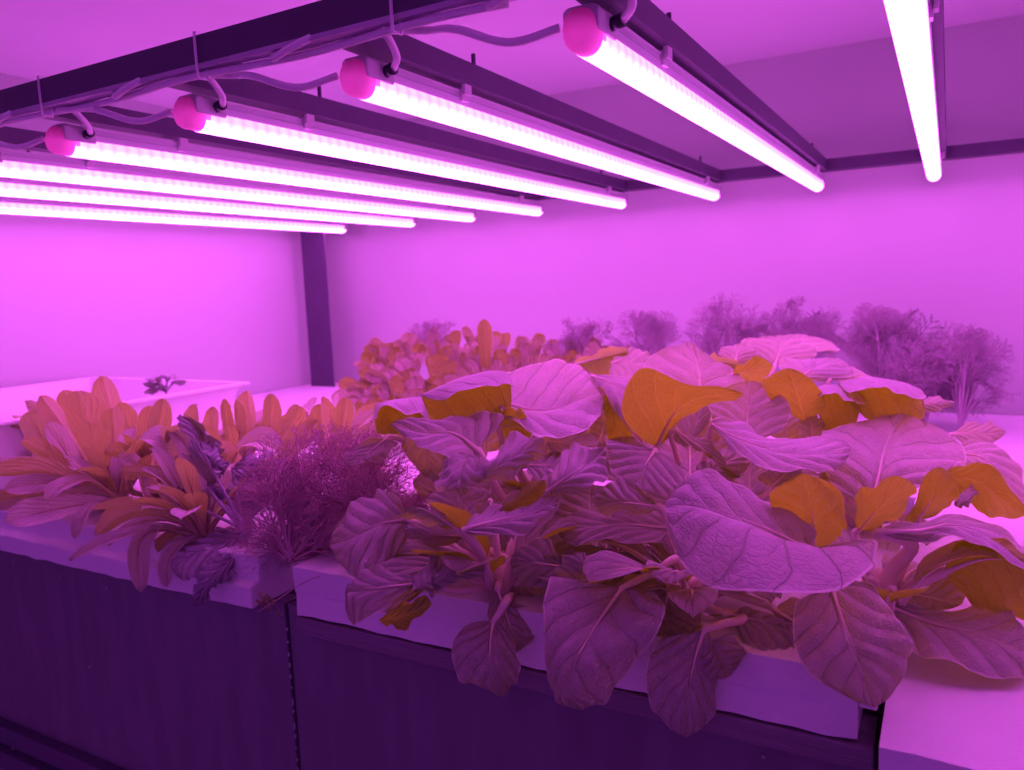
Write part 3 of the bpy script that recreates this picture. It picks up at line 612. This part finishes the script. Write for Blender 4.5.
L('d', [[(468,448,.83),(485,452,.83),(508,450,.83)], [(464,430,.84),(485,428,.84),(512,430,.84)], [(475,413,.85),(487,410,.85),(502,414,.85)]], tip=.4)
L('a', [[(440,520,.72),(460,528,.72),(485,522,.72)], [(430,500,.74),(458,500,.74),(488,500,.74)], [(440,485,.76),(460,480,.76),(480,485,.76)]], tip=.4)
L('b', [[(640,600,.64),(612,606,.64),(590,598,.64)], [(640,580,.66),(612,578,.66),(590,578,.66)], [(630,562,.68),(612,558,.68),(596,562,.68)]], tip=.4)
# --- farthest back
L('g', [[(572,362,1.10),(576,364,1.05),(580,373,1.10)], [(600,352,1.12),(600,358,1.03),(600,374,1.10)], [(626,345,1.12),(628,352,1.04),(622,372,1.10)]], base=.2, tip=.15, amp=.001, under=True)
L('g', [[(615,352,1.05),(612,362,1.02),(606,374,1.0)], [(632,350,1.06),(632,362,1.02),(628,378,.98)], [(650,352,1.05),(654,362,1.02),(650,376,1.0)]], base=.2, tip=.3, amp=.002)
L('g', [[(735,366,.90),(733,374,.92),(738,382,.94)], [(752,360,.90),(751,371,.915),(752,382,.945)], [(770,359,.90),(773,367,.91),(768,378,.93)]], base=.2, tip=.3, amp=.0006, under=True)
L('g', [[(700,363,1.02),(705,370,1.0),(712,378,1.0)], [(715,356,1.03),(722,362,.98),(725,372,1.0)], [(735,358,1.03),(742,365,1.0),(740,374,1.0)]], base=.2, tip=.3, amp=.001, under=True)
L('g', [[(754,358,1.12),(775,364,1.10),(800,364,1.10)], [(752,345,1.14),(780,348,1.13),(812,352,1.12)], [(760,338,1.17),(780,335,1.18),(808,340,1.17)]], base=.15, tip=.35, amp=.002)
L('g', [[(720,358,1.10),(735,362,1.09),(752,362,1.09)], [(722,350,1.12),(738,350,1.11),(755,353,1.10)], [(728,345,1.14),(740,343,1.14),(752,347,1.13)]], base=.15, tip=.35, amp=.002)
L('g', [[(782,375,1.0),(800,380,1.0),(820,382,1.0)], [(785,362,1.05),(812,368,1.02),(848,376,1.0)], [(815,357,1.08),(838,358,1.06),(852,366,1.03)]], base=.15, tip=.35, amp=.002)
L('g', [[(800,372,1.02),(830,380,1.0),(860,385,.98)], [(810,365,1.05),(842,372,1.03),(870,380,1.0)], [(825,360,1.1),(850,366,1.08),(872,375,1.04)]], base=.15, tip=.35, amp=.002)
L('g', [[(745,352,1.18),(760,356,1.17),(775,356,1.17)], [(748,342,1.22),(790,344,1.2),(830,350,1.18)], [(775,335,1.24),(800,334,1.25),(830,340,1.22)]], base=.15, tip=.35, amp=.002)

# undergrowth: small leaves and bare stalks low inside each plant
def rose_leaf(t, p, az, el, length, width, curl, mat='pak', seed=0, cup=.25, prof='spoon', nt=18, ns=9, start=.35, amp=.0008, name='leaf', ruf=.0008, rib=True, twist=0., serr=0, ribmat='pet', r0=.003):
    n = 9; pts = []; pos = np.array(p, float).copy(); a = el
    for i in range(n):
        pts.append(pos.copy()); d = np.array([math.cos(az)*math.cos(a), math.sin(az)*math.cos(a), math.sin(a)]); pos = pos+d*length/(n-1); a -= curl/(n-1)*(1+.8*i/n)
    return strip(t, pts, width, mat, seed, cup, prof, nt, ns, amp, name, ruf, twist, rib, serr, ribmat, r0)
PROF = dict(spoon=([0, .2, .42, .68, .86, 1], [.12, .2, .58, .96, 1.0, .88]), egg=([0, .3, .45, .65, .85, 1], [.06, .08, .75, 1.0, .95, .7]), strap=([0, .25, .5, .75, .9, 1], [.3, .5, .8, 1.0, .85, .25]))
def strip(t, pts, width, mat='let', seed=0, cup=.25, prof='spoon', nt=18, ns=9, amp=.0008, name='leaf', ruf=.0008, twist=0., rib=True, serr=0, ribmat='letrib', r0=.0025, side=None, flipu=False):
    u = np.linspace(0, 1, nt); u = .6*u+.4*np.sin(u*math.pi/2); c = cr(np.array(pts), u)
    T = np.gradient(c, axis=0); T /= np.linalg.norm(T, axis=1, keepdims=True)
    if side is None:
        ref = c[-1]-c[0]; ref[2] = 0
        if np.linalg.norm(ref) < 1e-3: ref = np.array([1., 0, 0])
        side = np.cross(ref, [0, 0, 1.])
    Sd = np.array(side, float)[None]-T*(T@np.array(side, float))[:, None]; Sd /= np.linalg.norm(Sd, axis=1, keepdims=True)+1e-9
    Nn = np.cross(Sd, T)
    ang = twist; S2 = Sd*math.cos(ang)+Nn*math.sin(ang); N2 = np.cross(S2, T); 
    flip = 1 if N2[:, 2].mean() > 0 else -1
    N2 *= flip
    ks, vs_ = PROF[prof]; w = np.interp(u, ks, vs_)*width/2
    w = w*np.where(u > .80, np.sqrt(np.maximum(.012, 1-((u-.80)/.20)**2)), 1)
    s = np.linspace(-1, 1, ns); TT, SS = np.meshgrid(u, s, indexing='ij')
    if serr:
        rr = np.random.RandomState(seed); w2 = 1+serr*(rr.uniform(-1, 1, nt))
        W = w[:, None]*(1+(w2[:, None]-1)*np.abs(s)[None, :]**3)
    else: W = w[:, None]*np.ones(ns)[None]
    G = c[:, None]+S2[:, None]*(s[None, :]*W)[:, :, None]+N2[:, None]*((cup*W*np.abs(s)[None, :]**1.5)+amp*np.abs(np.sin(math.pi*(8*(TT-.4*np.abs(SS)))))*np.minimum(1, np.abs(SS)*3)+ruf*np.abs(SS)**3*np.sin(TT*17+seed)-amp*2*np.exp(-(SS/.15)**2))[:, :, None]
    o = grid_mesh(name, G, MAT[mat], t, np.stack([(SS+1)/2, TT], -1), -N2.mean(0) if flipu else N2.mean(0))
    if rib:
        k = int(nt*.8); cc = [c[i]-N2[i]*.0004 for i in range(0, k, 2)]
        MB().tube(cc, list(np.linspace(r0, .0003, len(cc))), 6).build('midrib', MAT[ribmat], o, smooth=True)
    return o

for key in 'abcdef':
    t, p = PL[key]
    for i in range({'c': 4, 'f': 8}.get(key, 16)):
        az = 2*math.pi*i*.382+rng.uniform(-.3, .3); 
        rose_leaf(t, p+np.array([math.cos(az)*.008, math.sin(az)*.008, -.002]), az, rng.uniform(.65, 1.3), rng.uniform(.07, .105 if key in 'cf' else .13), rng.uniform(.035, .055), rng.uniform(.5, 1.3), prof='egg', seed=i, r0=.0038)
    for i in range(8):
        az = rng.uniform(0, 6.28); h = rng.uniform(.018, .04); q = p+np.array([math.cos(az)*.01, math.sin(az)*.01, -.003])
        e2 = q+np.array([math.cos(az)*h*.5, math.sin(az)*h*.5, h])
        MB().tube(curve3([q, (q+e2)/2+np.array([0, 0, .01]), e2], 8), [.004]*3+[.0035]*3+[.003]*2, 8).build('stalk', MAT['pet'], t, smooth=True)

# ------------------------------------------------------------------ lettuces (front left), each leaf placed along its own midrib
def lplant(key, u, v, label, cat='lettuce', name='lettuce', group='narrow-leaved lettuces on the left raft'):
    p = root(u, v); t = thing(name, p, label, cat, group); PL[key] = (t, p)
def S(key, mid, wpx, **k):
    t, p = PL[key]; seedc[0] += 1
    pts = [P(*q) for q in mid]; D = mid[-1][2]
    pts = [p*.85+pts[0]*.15]+pts if k.pop('rooted', True) else pts
    # width lies across the leaf as seen, leaning by `lean`
    tdir = pts[-1]-pts[-2]; view = pts[-1]-np.array([0, 0, Z0]); view /= np.linalg.norm(view)
    sd = np.cross(tdir, view); sd /= np.linalg.norm(sd)+1e-9; lean = k.pop('lean', rng.choice([-1, 1])*rng.uniform(.2, .95))
    sd = sd*math.cos(lean)+view*math.sin(lean)
    return strip(t, pts, wpx*D/FPX, side=sd, seed=seedc[0], **k)
lplant('A', 118, 512, 'lettuce at the far left front, its long leaves fanning out to the left edge')
lplant('B', 205, 540, 'lettuce at the front of the left raft whose drooping leaves hang over the raft edge')
lplant('C', 160, 497, 'lettuce behind the drooping one with two arched orange-lit leaves')
lplant('D', 232, 480, 'lettuce with a pair of tall upright leaves in front of the tub corner')
lplant('E', 285, 470, 'lettuce between the tub corner and the post with one tall orange leaf')
lplant('F', 345, 470, 'pale lettuce beside the dill, just left of the pak choi')
lplant('H', 75, 478, 'lettuce behind the far left one, rising in front of the tub')
A_ = [  # plant, midrib (u,v,D)..., width px
 ('H', [(100,470,1.12),(88,430,1.10),(78,391,1.07)], 36), ('H', [(118,455,1.16),(112,420,1.16),(101,376,1.13)], 27),
 ('H', [(90,450,1.18),(76,420,1.18),(64,390,1.16)], 24), ('H', [(85,462,1.14),(62,425,1.13),(40,396,1.10)], 22),
 ('H', [(66,455,1.14),(48,425,1.13),(25,401,1.10)], 17), ('A', [(58,490,1.06),(42,440,1.06),(31,410,1.03)], 28),
 ('A', [(82,480,1.04),(65,450,1.02),(44,424,.98)], 24), ('A', [(78,490,1.02),(52,458,1.0),(23,440,.96)], 20),
 ('A', [(100,490,1.02),(94,450,1.0),(90,423,.97)], 30), ('H', [(112,465,1.10),(113,435,1.08),(112,408,1.05)], 24),
 ('H', [(128,450,1.15),(128,425,1.14),(121,402,1.12)], 20), ('A', [(82,485,1.0),(45,466,.98),(-8,462,.95)], 15),
 ('A', [(88,490,.98),(45,470,.95),(-14,474,.92)], 24), ('A', [(75,487,.97),(40,483,.95),(4,490,.92)], 19),
 ('A', [(118,500,.96),(88,481,.93),(62,486,.90),(47,500,.885)], 17), ('A', [(112,503,.95),(75,505,.92),(38,513,.89),(5,521,.87)], 28),
 ('A', [(105,505,.94),(90,507,.92),(82,520,.905),(74,538,.90)], 18), ('A', [(118,498,.97),(95,492,.95),(60,500,.93),(25,505,.92)], 15),
 ('A', [(60,492,1.0),(30,495,.98),(-10,498,.96)], 14), ('A', [(85,500,.98),(40,503,.95),(-12,507,.93)], 12),
 ('B', [(192,530,.88),(158,513,.87),(125,513,.86),(95,535,.85)], 19), ('B', [(195,534,.88),(160,528,.86),(115,538,.84),(69,560,.83)], 14),
 ('B', [(198,528,.90),(168,508,.89),(130,503,.88),(92,509,.87)], 12), ('B', [(170,530,.87),(150,533,.85),(138,550,.84),(141,592,.835)], 20),
 ('B', [(200,538,.86),(180,545,.85),(168,562,.84),(167,587,.835)], 16), ('B', [(190,525,.91),(160,505,.90),(128,508,.89),(100,520,.88)], 15),
 ('B', [(195,530,.89),(168,520,.88),(140,524,.87),(108,545,.86)], 14), ('B', [(198,535,.90),(180,532,.88),(165,540,.87),(158,552,.865)], 14),
 ('B', [(205,525,.92),(195,500,.92),(182,478,.91)], 18), ('B', [(208,522,.92),(215,500,.92),(222,478,.91)], 20), ('B', [(200,520,.93),(180,500,.93),(160,485,.92)], 18),
 ('C', [(150,480,1.02),(155,440,1.02),(163,399,1.0)], 22), ('C', [(140,470,1.04),(145,435,1.05),(150,406,1.03)], 17),
 ('C', [(132,490,.98),(134,455,.97),(150,438,.94),(168,452,.92)], 30), ('C', [(165,485,.96),(160,455,.95),(172,438,.92),(190,446,.91)], 27),
 ('C', [(168,436,.92),(182,440,.90),(190,458,.89),(192,484,.89)], 20), ('C', [(190,500,.94),(165,478,.92),(142,472,.90),(120,470,.89)], 11),
 ('C', [(145,495,.96),(140,470,.96),(118,455,.95)], 18), ('C', [(150,490,1.0),(125,455,1.0),(105,450,.98)], 20), ('C', [(160,492,.98),(150,470,.97),(150,455,.96)], 22),
 ('C', [(185,470,1.08),(192,435,1.08),(196,404,1.06)], 20), ('C', [(175,465,1.08),(178,440,1.08),(182,426,1.06)], 18),
 ('D', [(215,465,1.08),(214,435,1.08),(212,407,1.06)], 20), ('D', [(228,460,1.12),(226,430,1.12),(224,399,1.10)], 17),
 ('D', [(240,455,1.10),(240,430,1.09),(236,399,1.07)], 13), ('D', [(252,455,1.12),(250,425,1.12),(246,391,1.10)], 24),
 ('D', [(232,462,1.05),(230,445,1.04),(228,426,1.02)], 16), ('D', [(230,475,1.0),(238,450,1.0),(258,440,.97),(280,452,.95)], 26),
 ('D', [(225,480,1.0),(215,450,1.0),(200,425,.98)], 18), ('D', [(238,480,1.0),(232,460,1.0),(215,445,.98)], 22),
 ('E', [(268,455,1.08),(270,425,1.08),(271,394,1.06)], 22), ('E', [(282,450,1.06),(290,430,1.05),(299,406,1.02)], 20),
 ('E', [(262,445,1.12),(264,425,1.12),(266,404,1.12)], 16), ('E', [(275,445,1.10),(262,435,1.08),(256,424,1.06)], 14),
 ('E', [(290,455,1.04),(302,440,1.03),(318,420,1.0)], 22), ('E', [(285,458,1.02),(280,440,1.0),(292,422,.98)], 24),
 ('F', [(338,455,1.04),(342,425,1.02),(346,398,.99)], 18), ('F', [(330,455,1.04),(322,430,1.03),(320,404,1.0)], 20),
 ('F', [(345,450,1.02),(365,435,1.0),(402,425,.97)], 18), ('F', [(350,455,1.0),(360,445,.98),(385,440,.96)], 16),
 ('F', [(345,450,1.06),(355,430,1.06),(375,412,1.05)], 20), ('F', [(345,450,1.06),(362,415,1.08),(398,408,1.08)], 14),
 ('F', [(350,480,.92),(365,475,.90),(384,465,.88)], 22), ('F', [(352,485,.92),(348,460,.92),(335,445,.9)], 20),
]
for key, mid, w in A_: S(key, mid, w*1.08, amp=.0012, nt=20, ns=11, cup=rng.uniform(.15, .4))
for key in 'ABCDEFH':
    t, p = PL[key]
    for i in range(18):
        az = rng.uniform(0, 6.28)
        rose_leaf(t, p, az, rng.uniform(.85, 1.4), rng.uniform(.075, .135), rng.uniform(.018, .028), rng.uniform(.2, .9), mat='let', seed=i, ribmat='letrib', nt=14, ns=7)

# ------------------------------------------------------------------ frilly dark kale
plantk = root(245, 545); t = thing('red_kale', plantk, 'dark purple kale plant with frilled leaves in the gap between lettuces and dill', 'kale'); PL['K'] = (t, plantk)
def K(rows, **k):
    seedc[0] += 1
    o, mid, A = blade('leaf', rows, t, mat='kale', seed=seedc[0], amp=k.pop('amp', .003), ruf=k.pop('ruf', .005), serr=k.pop('serr', .3), nt=54, ns=26, nv=6, **k)
    petiole(o, mid, plantk, .0022, .0014, mat='kale')
K([[(198,468,.90),(212,488,.90),(225,475,.90)], [(188,445,.90),(205,455,.91),(222,450,.90)], [(183,428,.91),(200,430,.92),(214,436,.91)], [(172,414,.92),(182,416,.93),(200,417,.92)]], base=.2, tip=.3)
K([[(195,470,.88),(210,485,.88),(220,480,.88)], [(190,450,.87),(206,462,.87),(218,460,.87)], [(195,440,.88),(205,442,.88),(214,446,.88)]], base=.2, tip=.3)
K([[(240,462,.90),(232,468,.90),(236,478,.89)], [(262,455,.90),(258,466,.87),(254,480,.86)], [(288,460,.90),(285,466,.88),(276,474,.87)]], base=.1, tip=.3)
K([[(200,447,.86),(204,452,.85),(210,458,.85)], [(215,454,.87),(218,462,.85),(218,470,.85)], [(228,462,.87),(226,470,.86),(222,474,.86)]], base=.1, tip=.2)
K([[(252,528,.90),(250,534,.88),(252,544,.86)], [(218,528,.88),(218,542,.85),(226,562,.82)], [(188,538,.87),(184,556,.83),(194,576,.80)], [(172,556,.85),(170,567,.82),(180,582,.80)]], base=.08, tip=.12, amp=.003, ruf=.002, serr=.15)
K([[(236,548,.83),(238,554,.83),(240,560,.83)], [(212,560,.815),(218,572,.80),(226,578,.81)], [(196,578,.80),(204,588,.79),(212,592,.80)], [(188,598,.80),(195,606,.795),(202,602,.80)]], base=.2, tip=.3, amp=.003)
K([[(170,490,.88),(172,493,.88),(174,498,.88)], [(180,488,.88),(182,490,.87),(182,496,.87)], [(195,486,.88),(194,488,.88),(194,492,.88)]], base=.2, tip=.3, ruf=.002)
K([[(205,484,.87),(208,487,.87),(210,493,.87)], [(216,486,.88),(218,490,.87),(218,497,.87)], [(228,500,.88),(226,503,.88),(224,506,.88)]], base=.2, tip=.3, ruf=.002)
for (u, v, D) in [(255, 500, .88), (230, 490, .89), (270, 485, .90), (245, 470, .93)]:
    e2 = P(u, v, D); rose = e2-plantk; az = math.atan2(rose[1], rose[0])
    strip(t, [plantk, plantk*.6+e2*.4+np.array([0, 0, .01]), e2*.8+plantk*.2, e2], .035, mat='kale', seed=int(u), prof='egg', serr=.4, ribmat='kale', ruf=.003, nt=26)

# ------------------------------------------------------------------ dill
def frond_mesh(seed, mat='dill', length=.1, spread=.035, dens=9, thr=.0005, subn=5, curl=.5):
    r = np.random.RandomState(seed); mb = MB()
    def thread(a, b, ra, rb_, n=3):
        d = b-a; 
        mb.tube([a, (a+b)/2+r.uniform(-.04, .04, 3)*np.linalg.norm(d), b], [ra, (ra+rb_)/2, rb_], n, cap=False)
    n = 14; pts = []; pos = np.zeros(3); a = 0.
    for i in range(n):
        pts.append(pos.copy()); a = curl*(i/n)**1.5; pos = pos+np.array([0, math.sin(a), math.cos(a)])*length/(n-1)
    pts = np.array(pts); mb.tube(pts, list(np.linspace(thr*2.2, thr*.8, n)), 4, cap=False)
    for i in range(dens):
        q = .25+.72*i/(dens-1); base = cr(pts, np.array([q]))[0]; tdir = cr(pts, np.array([min(1, q+.05)]))[0]-base; tdir /= np.linalg.norm(tdir)+1e-9
        bl = spread*(1.15-q)*1.5
        for sgn in (-1, 1):
            out = np.array([sgn, r.uniform(-.5, .5), 0.]); d = out*.8+tdir*.8; d /= np.linalg.norm(d); tipb = base+d*bl*r.uniform(.8, 1.15)
            thread(base, tipb, thr*1.1, thr*.6)
            for j in range(subn):
                f = .25+.75*j/max(1, subn-1); b2 = base+(tipb-base)*f; sl = bl*.42*(1.2-f*.5)
                for s2 in (-1, 1):
                    perp = np.cross(d, r.normal(0, 1, 3)); perp /= np.linalg.norm(perp)+1e-9
                    t2 = b2+(d*.75+perp*s2*.7)*sl; thread(b2, t2, thr*.7, thr*.4)
                    for g in range(2):
                        p2 = np.cross(d, r.normal(0, 1, 3)); p2 /= np.linalg.norm(p2)+1e-9; m2 = b2+(t2-b2)*(.4+.3*g)
                        thread(m2, m2+(d*.6+p2*.8)*sl*.5, thr*.6, thr*.35)
    me = bpy.data.meshes.new('frond'); me.from_pydata(mb.V, [], mb.F); me.update(); me.materials.append(MAT[mat]); return me
FR = [frond_mesh(s, 'dill', .09, .042, 7, .00062, 4) for s in (1, 2, 3)]
FRB = [frond_mesh(s, 'dillb', .11, .046, 7, .00075, 4, curl=1.1) for s in (4, 5, 6)]
def orient(d, roll):
    d = Vector(d).normalized(); q = d.to_track_quat('Z', 'Y'); return q.to_matrix().to_4x4() @ Matrix.Rotation(roll, 4, 'Z')
def dill(u0, v0, tips, label, group, fr, stemr=.0013, D0=None):
    p = root(u0, v0); t = thing('dill_plant', p, label, 'dill', group)
    for k, (u, v, D, sc) in enumerate(tips):
        e = P(u, v, D); d = e-p; Ls = np.linalg.norm(d)
        mid = p+d*.45+np.array([0, 0, Ls*.06]); fl = .10*sc
        bp = e-(e-mid)/np.linalg.norm(e-mid)*fl*.92
        if Ls < fl: bp = p+d*.15
        MB().tube(curve3([p, p*.5+bp*.5+np.array([0, 0, .006]), bp], 8), [stemr]*8, 5).build('stem', MAT['dillb' if fr is FRB else 'dill'], t, smooth=True)
        me = fr[k % len(fr)]; o = bpy.data.objects.new('frond', me); C.objects.link(o); o.parent = t; o.matrix_parent_inverse = Matrix.Translation(t.location).inverted()
        o.matrix_basis = Matrix.Translation(Vector([float(x) for x in bp])) @ orient([float(x) for x in (e-bp)], rng.uniform(0, 6.28)) @ Matrix.Scale(sc, 4)
    return t
rr = np.random.RandomState(3)
tipsA = [(rr.uniform(262, 345), rr.uniform(425, 500), rr.uniform(.80, .92), rr.uniform(.7, 1.)) for _ in range(22)]+[(rr.uniform(245, 330), rr.uniform(490, 560), rr.uniform(.78, .84), rr.uniform(.55, .8)) for _ in range(24)]
dill(290, 562, tipsA, 'bushy dill plant at the gap between the two front rafts', 'dill plants at the front', FR)
tipsB = [(rr.uniform(320, 395), rr.uniform(425, 490), rr.uniform(.80, .92), rr.uniform(.7, 1.)) for _ in range(20)]+[(rr.uniform(330, 430), rr.uniform(480, 570), rr.uniform(.78, .84), rr.uniform(.55, .8)) for _ in range(24)]
dill(360, 556, tipsB, 'dill plant just left of the pak choi, half behind a large dark leaf', 'dill plants at the front', FR)
tipsC = [(rr.uniform(560, 720), rr.uniform(530, 590), rr.uniform(.70, .78), rr.uniform(.45, .6)) for _ in range(10)]
dill(640, 585, tipsC, 'low dill growing in the shade under the middle pak choi leaves', 'dill plants at the front', FR)
def backdill(u0, v0, cu, cv, ru, rv, n, D, label, sc=(.7, 1.1), seed=0):
    r = np.random.RandomState(seed+50); tips = []
    for _ in range(n):
        a = r.uniform(0, 6.28); q = math.sqrt(r.uniform(0, 1)); tips.append((cu+ru*q*math.cos(a), cv+rv*q*math.sin(a), D+r.uniform(-.06, .06), r.uniform(*sc)))
    dill(u0, v0, tips, label, 'feathery dill plants along the back wall', FRB)
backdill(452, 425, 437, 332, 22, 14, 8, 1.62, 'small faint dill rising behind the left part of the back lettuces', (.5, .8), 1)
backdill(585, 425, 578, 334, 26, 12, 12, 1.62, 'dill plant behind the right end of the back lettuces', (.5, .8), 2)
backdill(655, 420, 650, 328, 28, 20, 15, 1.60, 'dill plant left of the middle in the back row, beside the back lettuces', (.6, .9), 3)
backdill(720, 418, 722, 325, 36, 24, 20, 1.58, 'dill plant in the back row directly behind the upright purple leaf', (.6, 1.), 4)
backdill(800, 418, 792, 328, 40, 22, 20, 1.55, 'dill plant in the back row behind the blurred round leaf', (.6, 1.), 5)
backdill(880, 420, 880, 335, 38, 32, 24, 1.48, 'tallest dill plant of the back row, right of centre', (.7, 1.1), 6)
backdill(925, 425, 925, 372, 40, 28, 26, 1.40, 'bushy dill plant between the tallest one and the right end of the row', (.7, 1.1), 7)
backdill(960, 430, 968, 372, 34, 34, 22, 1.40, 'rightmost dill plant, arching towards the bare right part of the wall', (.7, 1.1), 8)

# seedling in the tub
p = PZ(166, 392, -.170); t = thing('seedling', p, 'tiny dark seedling growing in the white tub', 'seedling')
MB().tube([p-np.array([0, 0, .05]), p], .002, 6).build('stem', MAT['dill'], t)
for i in range(14):
    az = rng.uniform(0, 6.28); e = p+np.array([math.cos(az)*rng.uniform(.02, .045), math.sin(az)*.035, rng.uniform(.002, .03)])
    strip(t, [p, (p+e)/2+np.array([0, 0, .008]), e*.9+p*.1, e+np.array([0, 0, -.004])], .026, mat='kale', seed=i, nt=10, ns=5, prof='egg', rib=False)

# ------------------------------------------------------------------ back lettuces
BL = [(368, 436, 'leftmost lettuce of the back row, leaves reaching towards the post'), (405, 432, 'second lettuce from the left in the back row'), (445, 430, 'third lettuce from the left in the back row, behind the orange-backed leaf'),
      (488, 428, 'lettuce of the back row with the tallest single leaf'), (528, 426, 'lettuce in the back row behind the wide open purple leaf'), (568, 424, 'second lettuce from the right in the back row'), (608, 422, 'rightmost lettuce of the back row beside the dill'),
      (425, 452, 'lettuce in front of the back row, just above the left orange-backed leaf'), (385, 458, 'lettuce in front of the back row at its left end')]
BP = []
for i, (u, v, lab) in enumerate(BL):
    p = root(u, v); t = thing('lettuce', p, lab, 'lettuce', 'pale lettuces in the back'); BP.append((u, v, t, p))
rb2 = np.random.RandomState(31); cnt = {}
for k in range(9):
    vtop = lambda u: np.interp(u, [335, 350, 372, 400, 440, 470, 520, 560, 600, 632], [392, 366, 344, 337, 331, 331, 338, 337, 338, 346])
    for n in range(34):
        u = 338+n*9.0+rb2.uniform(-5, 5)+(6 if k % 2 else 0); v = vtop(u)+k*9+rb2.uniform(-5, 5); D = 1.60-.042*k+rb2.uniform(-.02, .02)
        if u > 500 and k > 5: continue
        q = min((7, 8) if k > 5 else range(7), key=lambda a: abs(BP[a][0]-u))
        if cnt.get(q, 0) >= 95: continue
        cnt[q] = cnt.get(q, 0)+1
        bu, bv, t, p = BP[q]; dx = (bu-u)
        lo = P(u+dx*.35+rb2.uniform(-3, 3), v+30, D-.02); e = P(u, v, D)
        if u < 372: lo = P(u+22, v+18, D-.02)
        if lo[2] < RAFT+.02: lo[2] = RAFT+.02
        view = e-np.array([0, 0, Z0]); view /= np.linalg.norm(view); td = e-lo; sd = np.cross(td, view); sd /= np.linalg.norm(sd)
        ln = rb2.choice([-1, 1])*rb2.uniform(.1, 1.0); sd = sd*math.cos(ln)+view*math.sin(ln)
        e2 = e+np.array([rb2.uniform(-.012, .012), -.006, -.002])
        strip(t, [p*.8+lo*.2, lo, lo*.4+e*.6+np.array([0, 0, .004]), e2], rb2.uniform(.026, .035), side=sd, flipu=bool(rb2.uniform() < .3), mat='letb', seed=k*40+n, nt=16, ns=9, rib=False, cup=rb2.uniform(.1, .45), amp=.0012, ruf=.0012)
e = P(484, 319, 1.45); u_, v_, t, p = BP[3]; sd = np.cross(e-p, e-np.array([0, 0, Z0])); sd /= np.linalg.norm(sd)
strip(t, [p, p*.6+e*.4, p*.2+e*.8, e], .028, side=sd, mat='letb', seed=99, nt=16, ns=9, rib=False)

# ------------------------------------------------------------------ small bits at the raft edge
sp = root(285, 585); t = thing('wilted_sprig', P(262, 592, .80), 'small wilted reddish sprig hanging in the gap between the front rafts', 'sprig')
MB().tube(curve3([P(330, 573, .76), P(305, 582, .755), P(280, 598, .77), P(258, 612, .785)], 14), .0006, 5).build('stem', MAT['dill'], t, smooth=True)
for i in range(12):
    a = P(262+rng.uniform(-6, 14), 600+rng.uniform(-6, 10), .785); e = a+np.array([rng.uniform(-.014, .010), rng.uniform(-.006, .004), rng.uniform(-.014, .016)])
    strip(t, [a, (a+e)/2, e], .0035, mat='let', seed=i, nt=8, ns=5, rib=False, prof='strap')
t = thing('dried_roots', P(375, 592, .70), 'tangle of thin dark dried roots hanging on the middle raft edge', 'roots')
mb = MB()
for i in range(6):
    pts = [P(368+rng.uniform(0, 14), 572, .715)]+[P(375+rng.uniform(-9, 9), 578+q*9, .712) for q in range(4)]
    mb.tube(curve3(pts, 24), .0005, 5)
mb.build('root_strands', MAT['dark'], t, smooth=True)

# ------------------------------------------------------------------ light
w = bpy.data.worlds.new('room_light'); bpy.context.scene.world = w; w.use_nodes = True
bg = w.node_tree.nodes['Background']; bg.inputs[0].default_value = (.46, .06, .76, 1); bg.inputs[1].default_value = .62
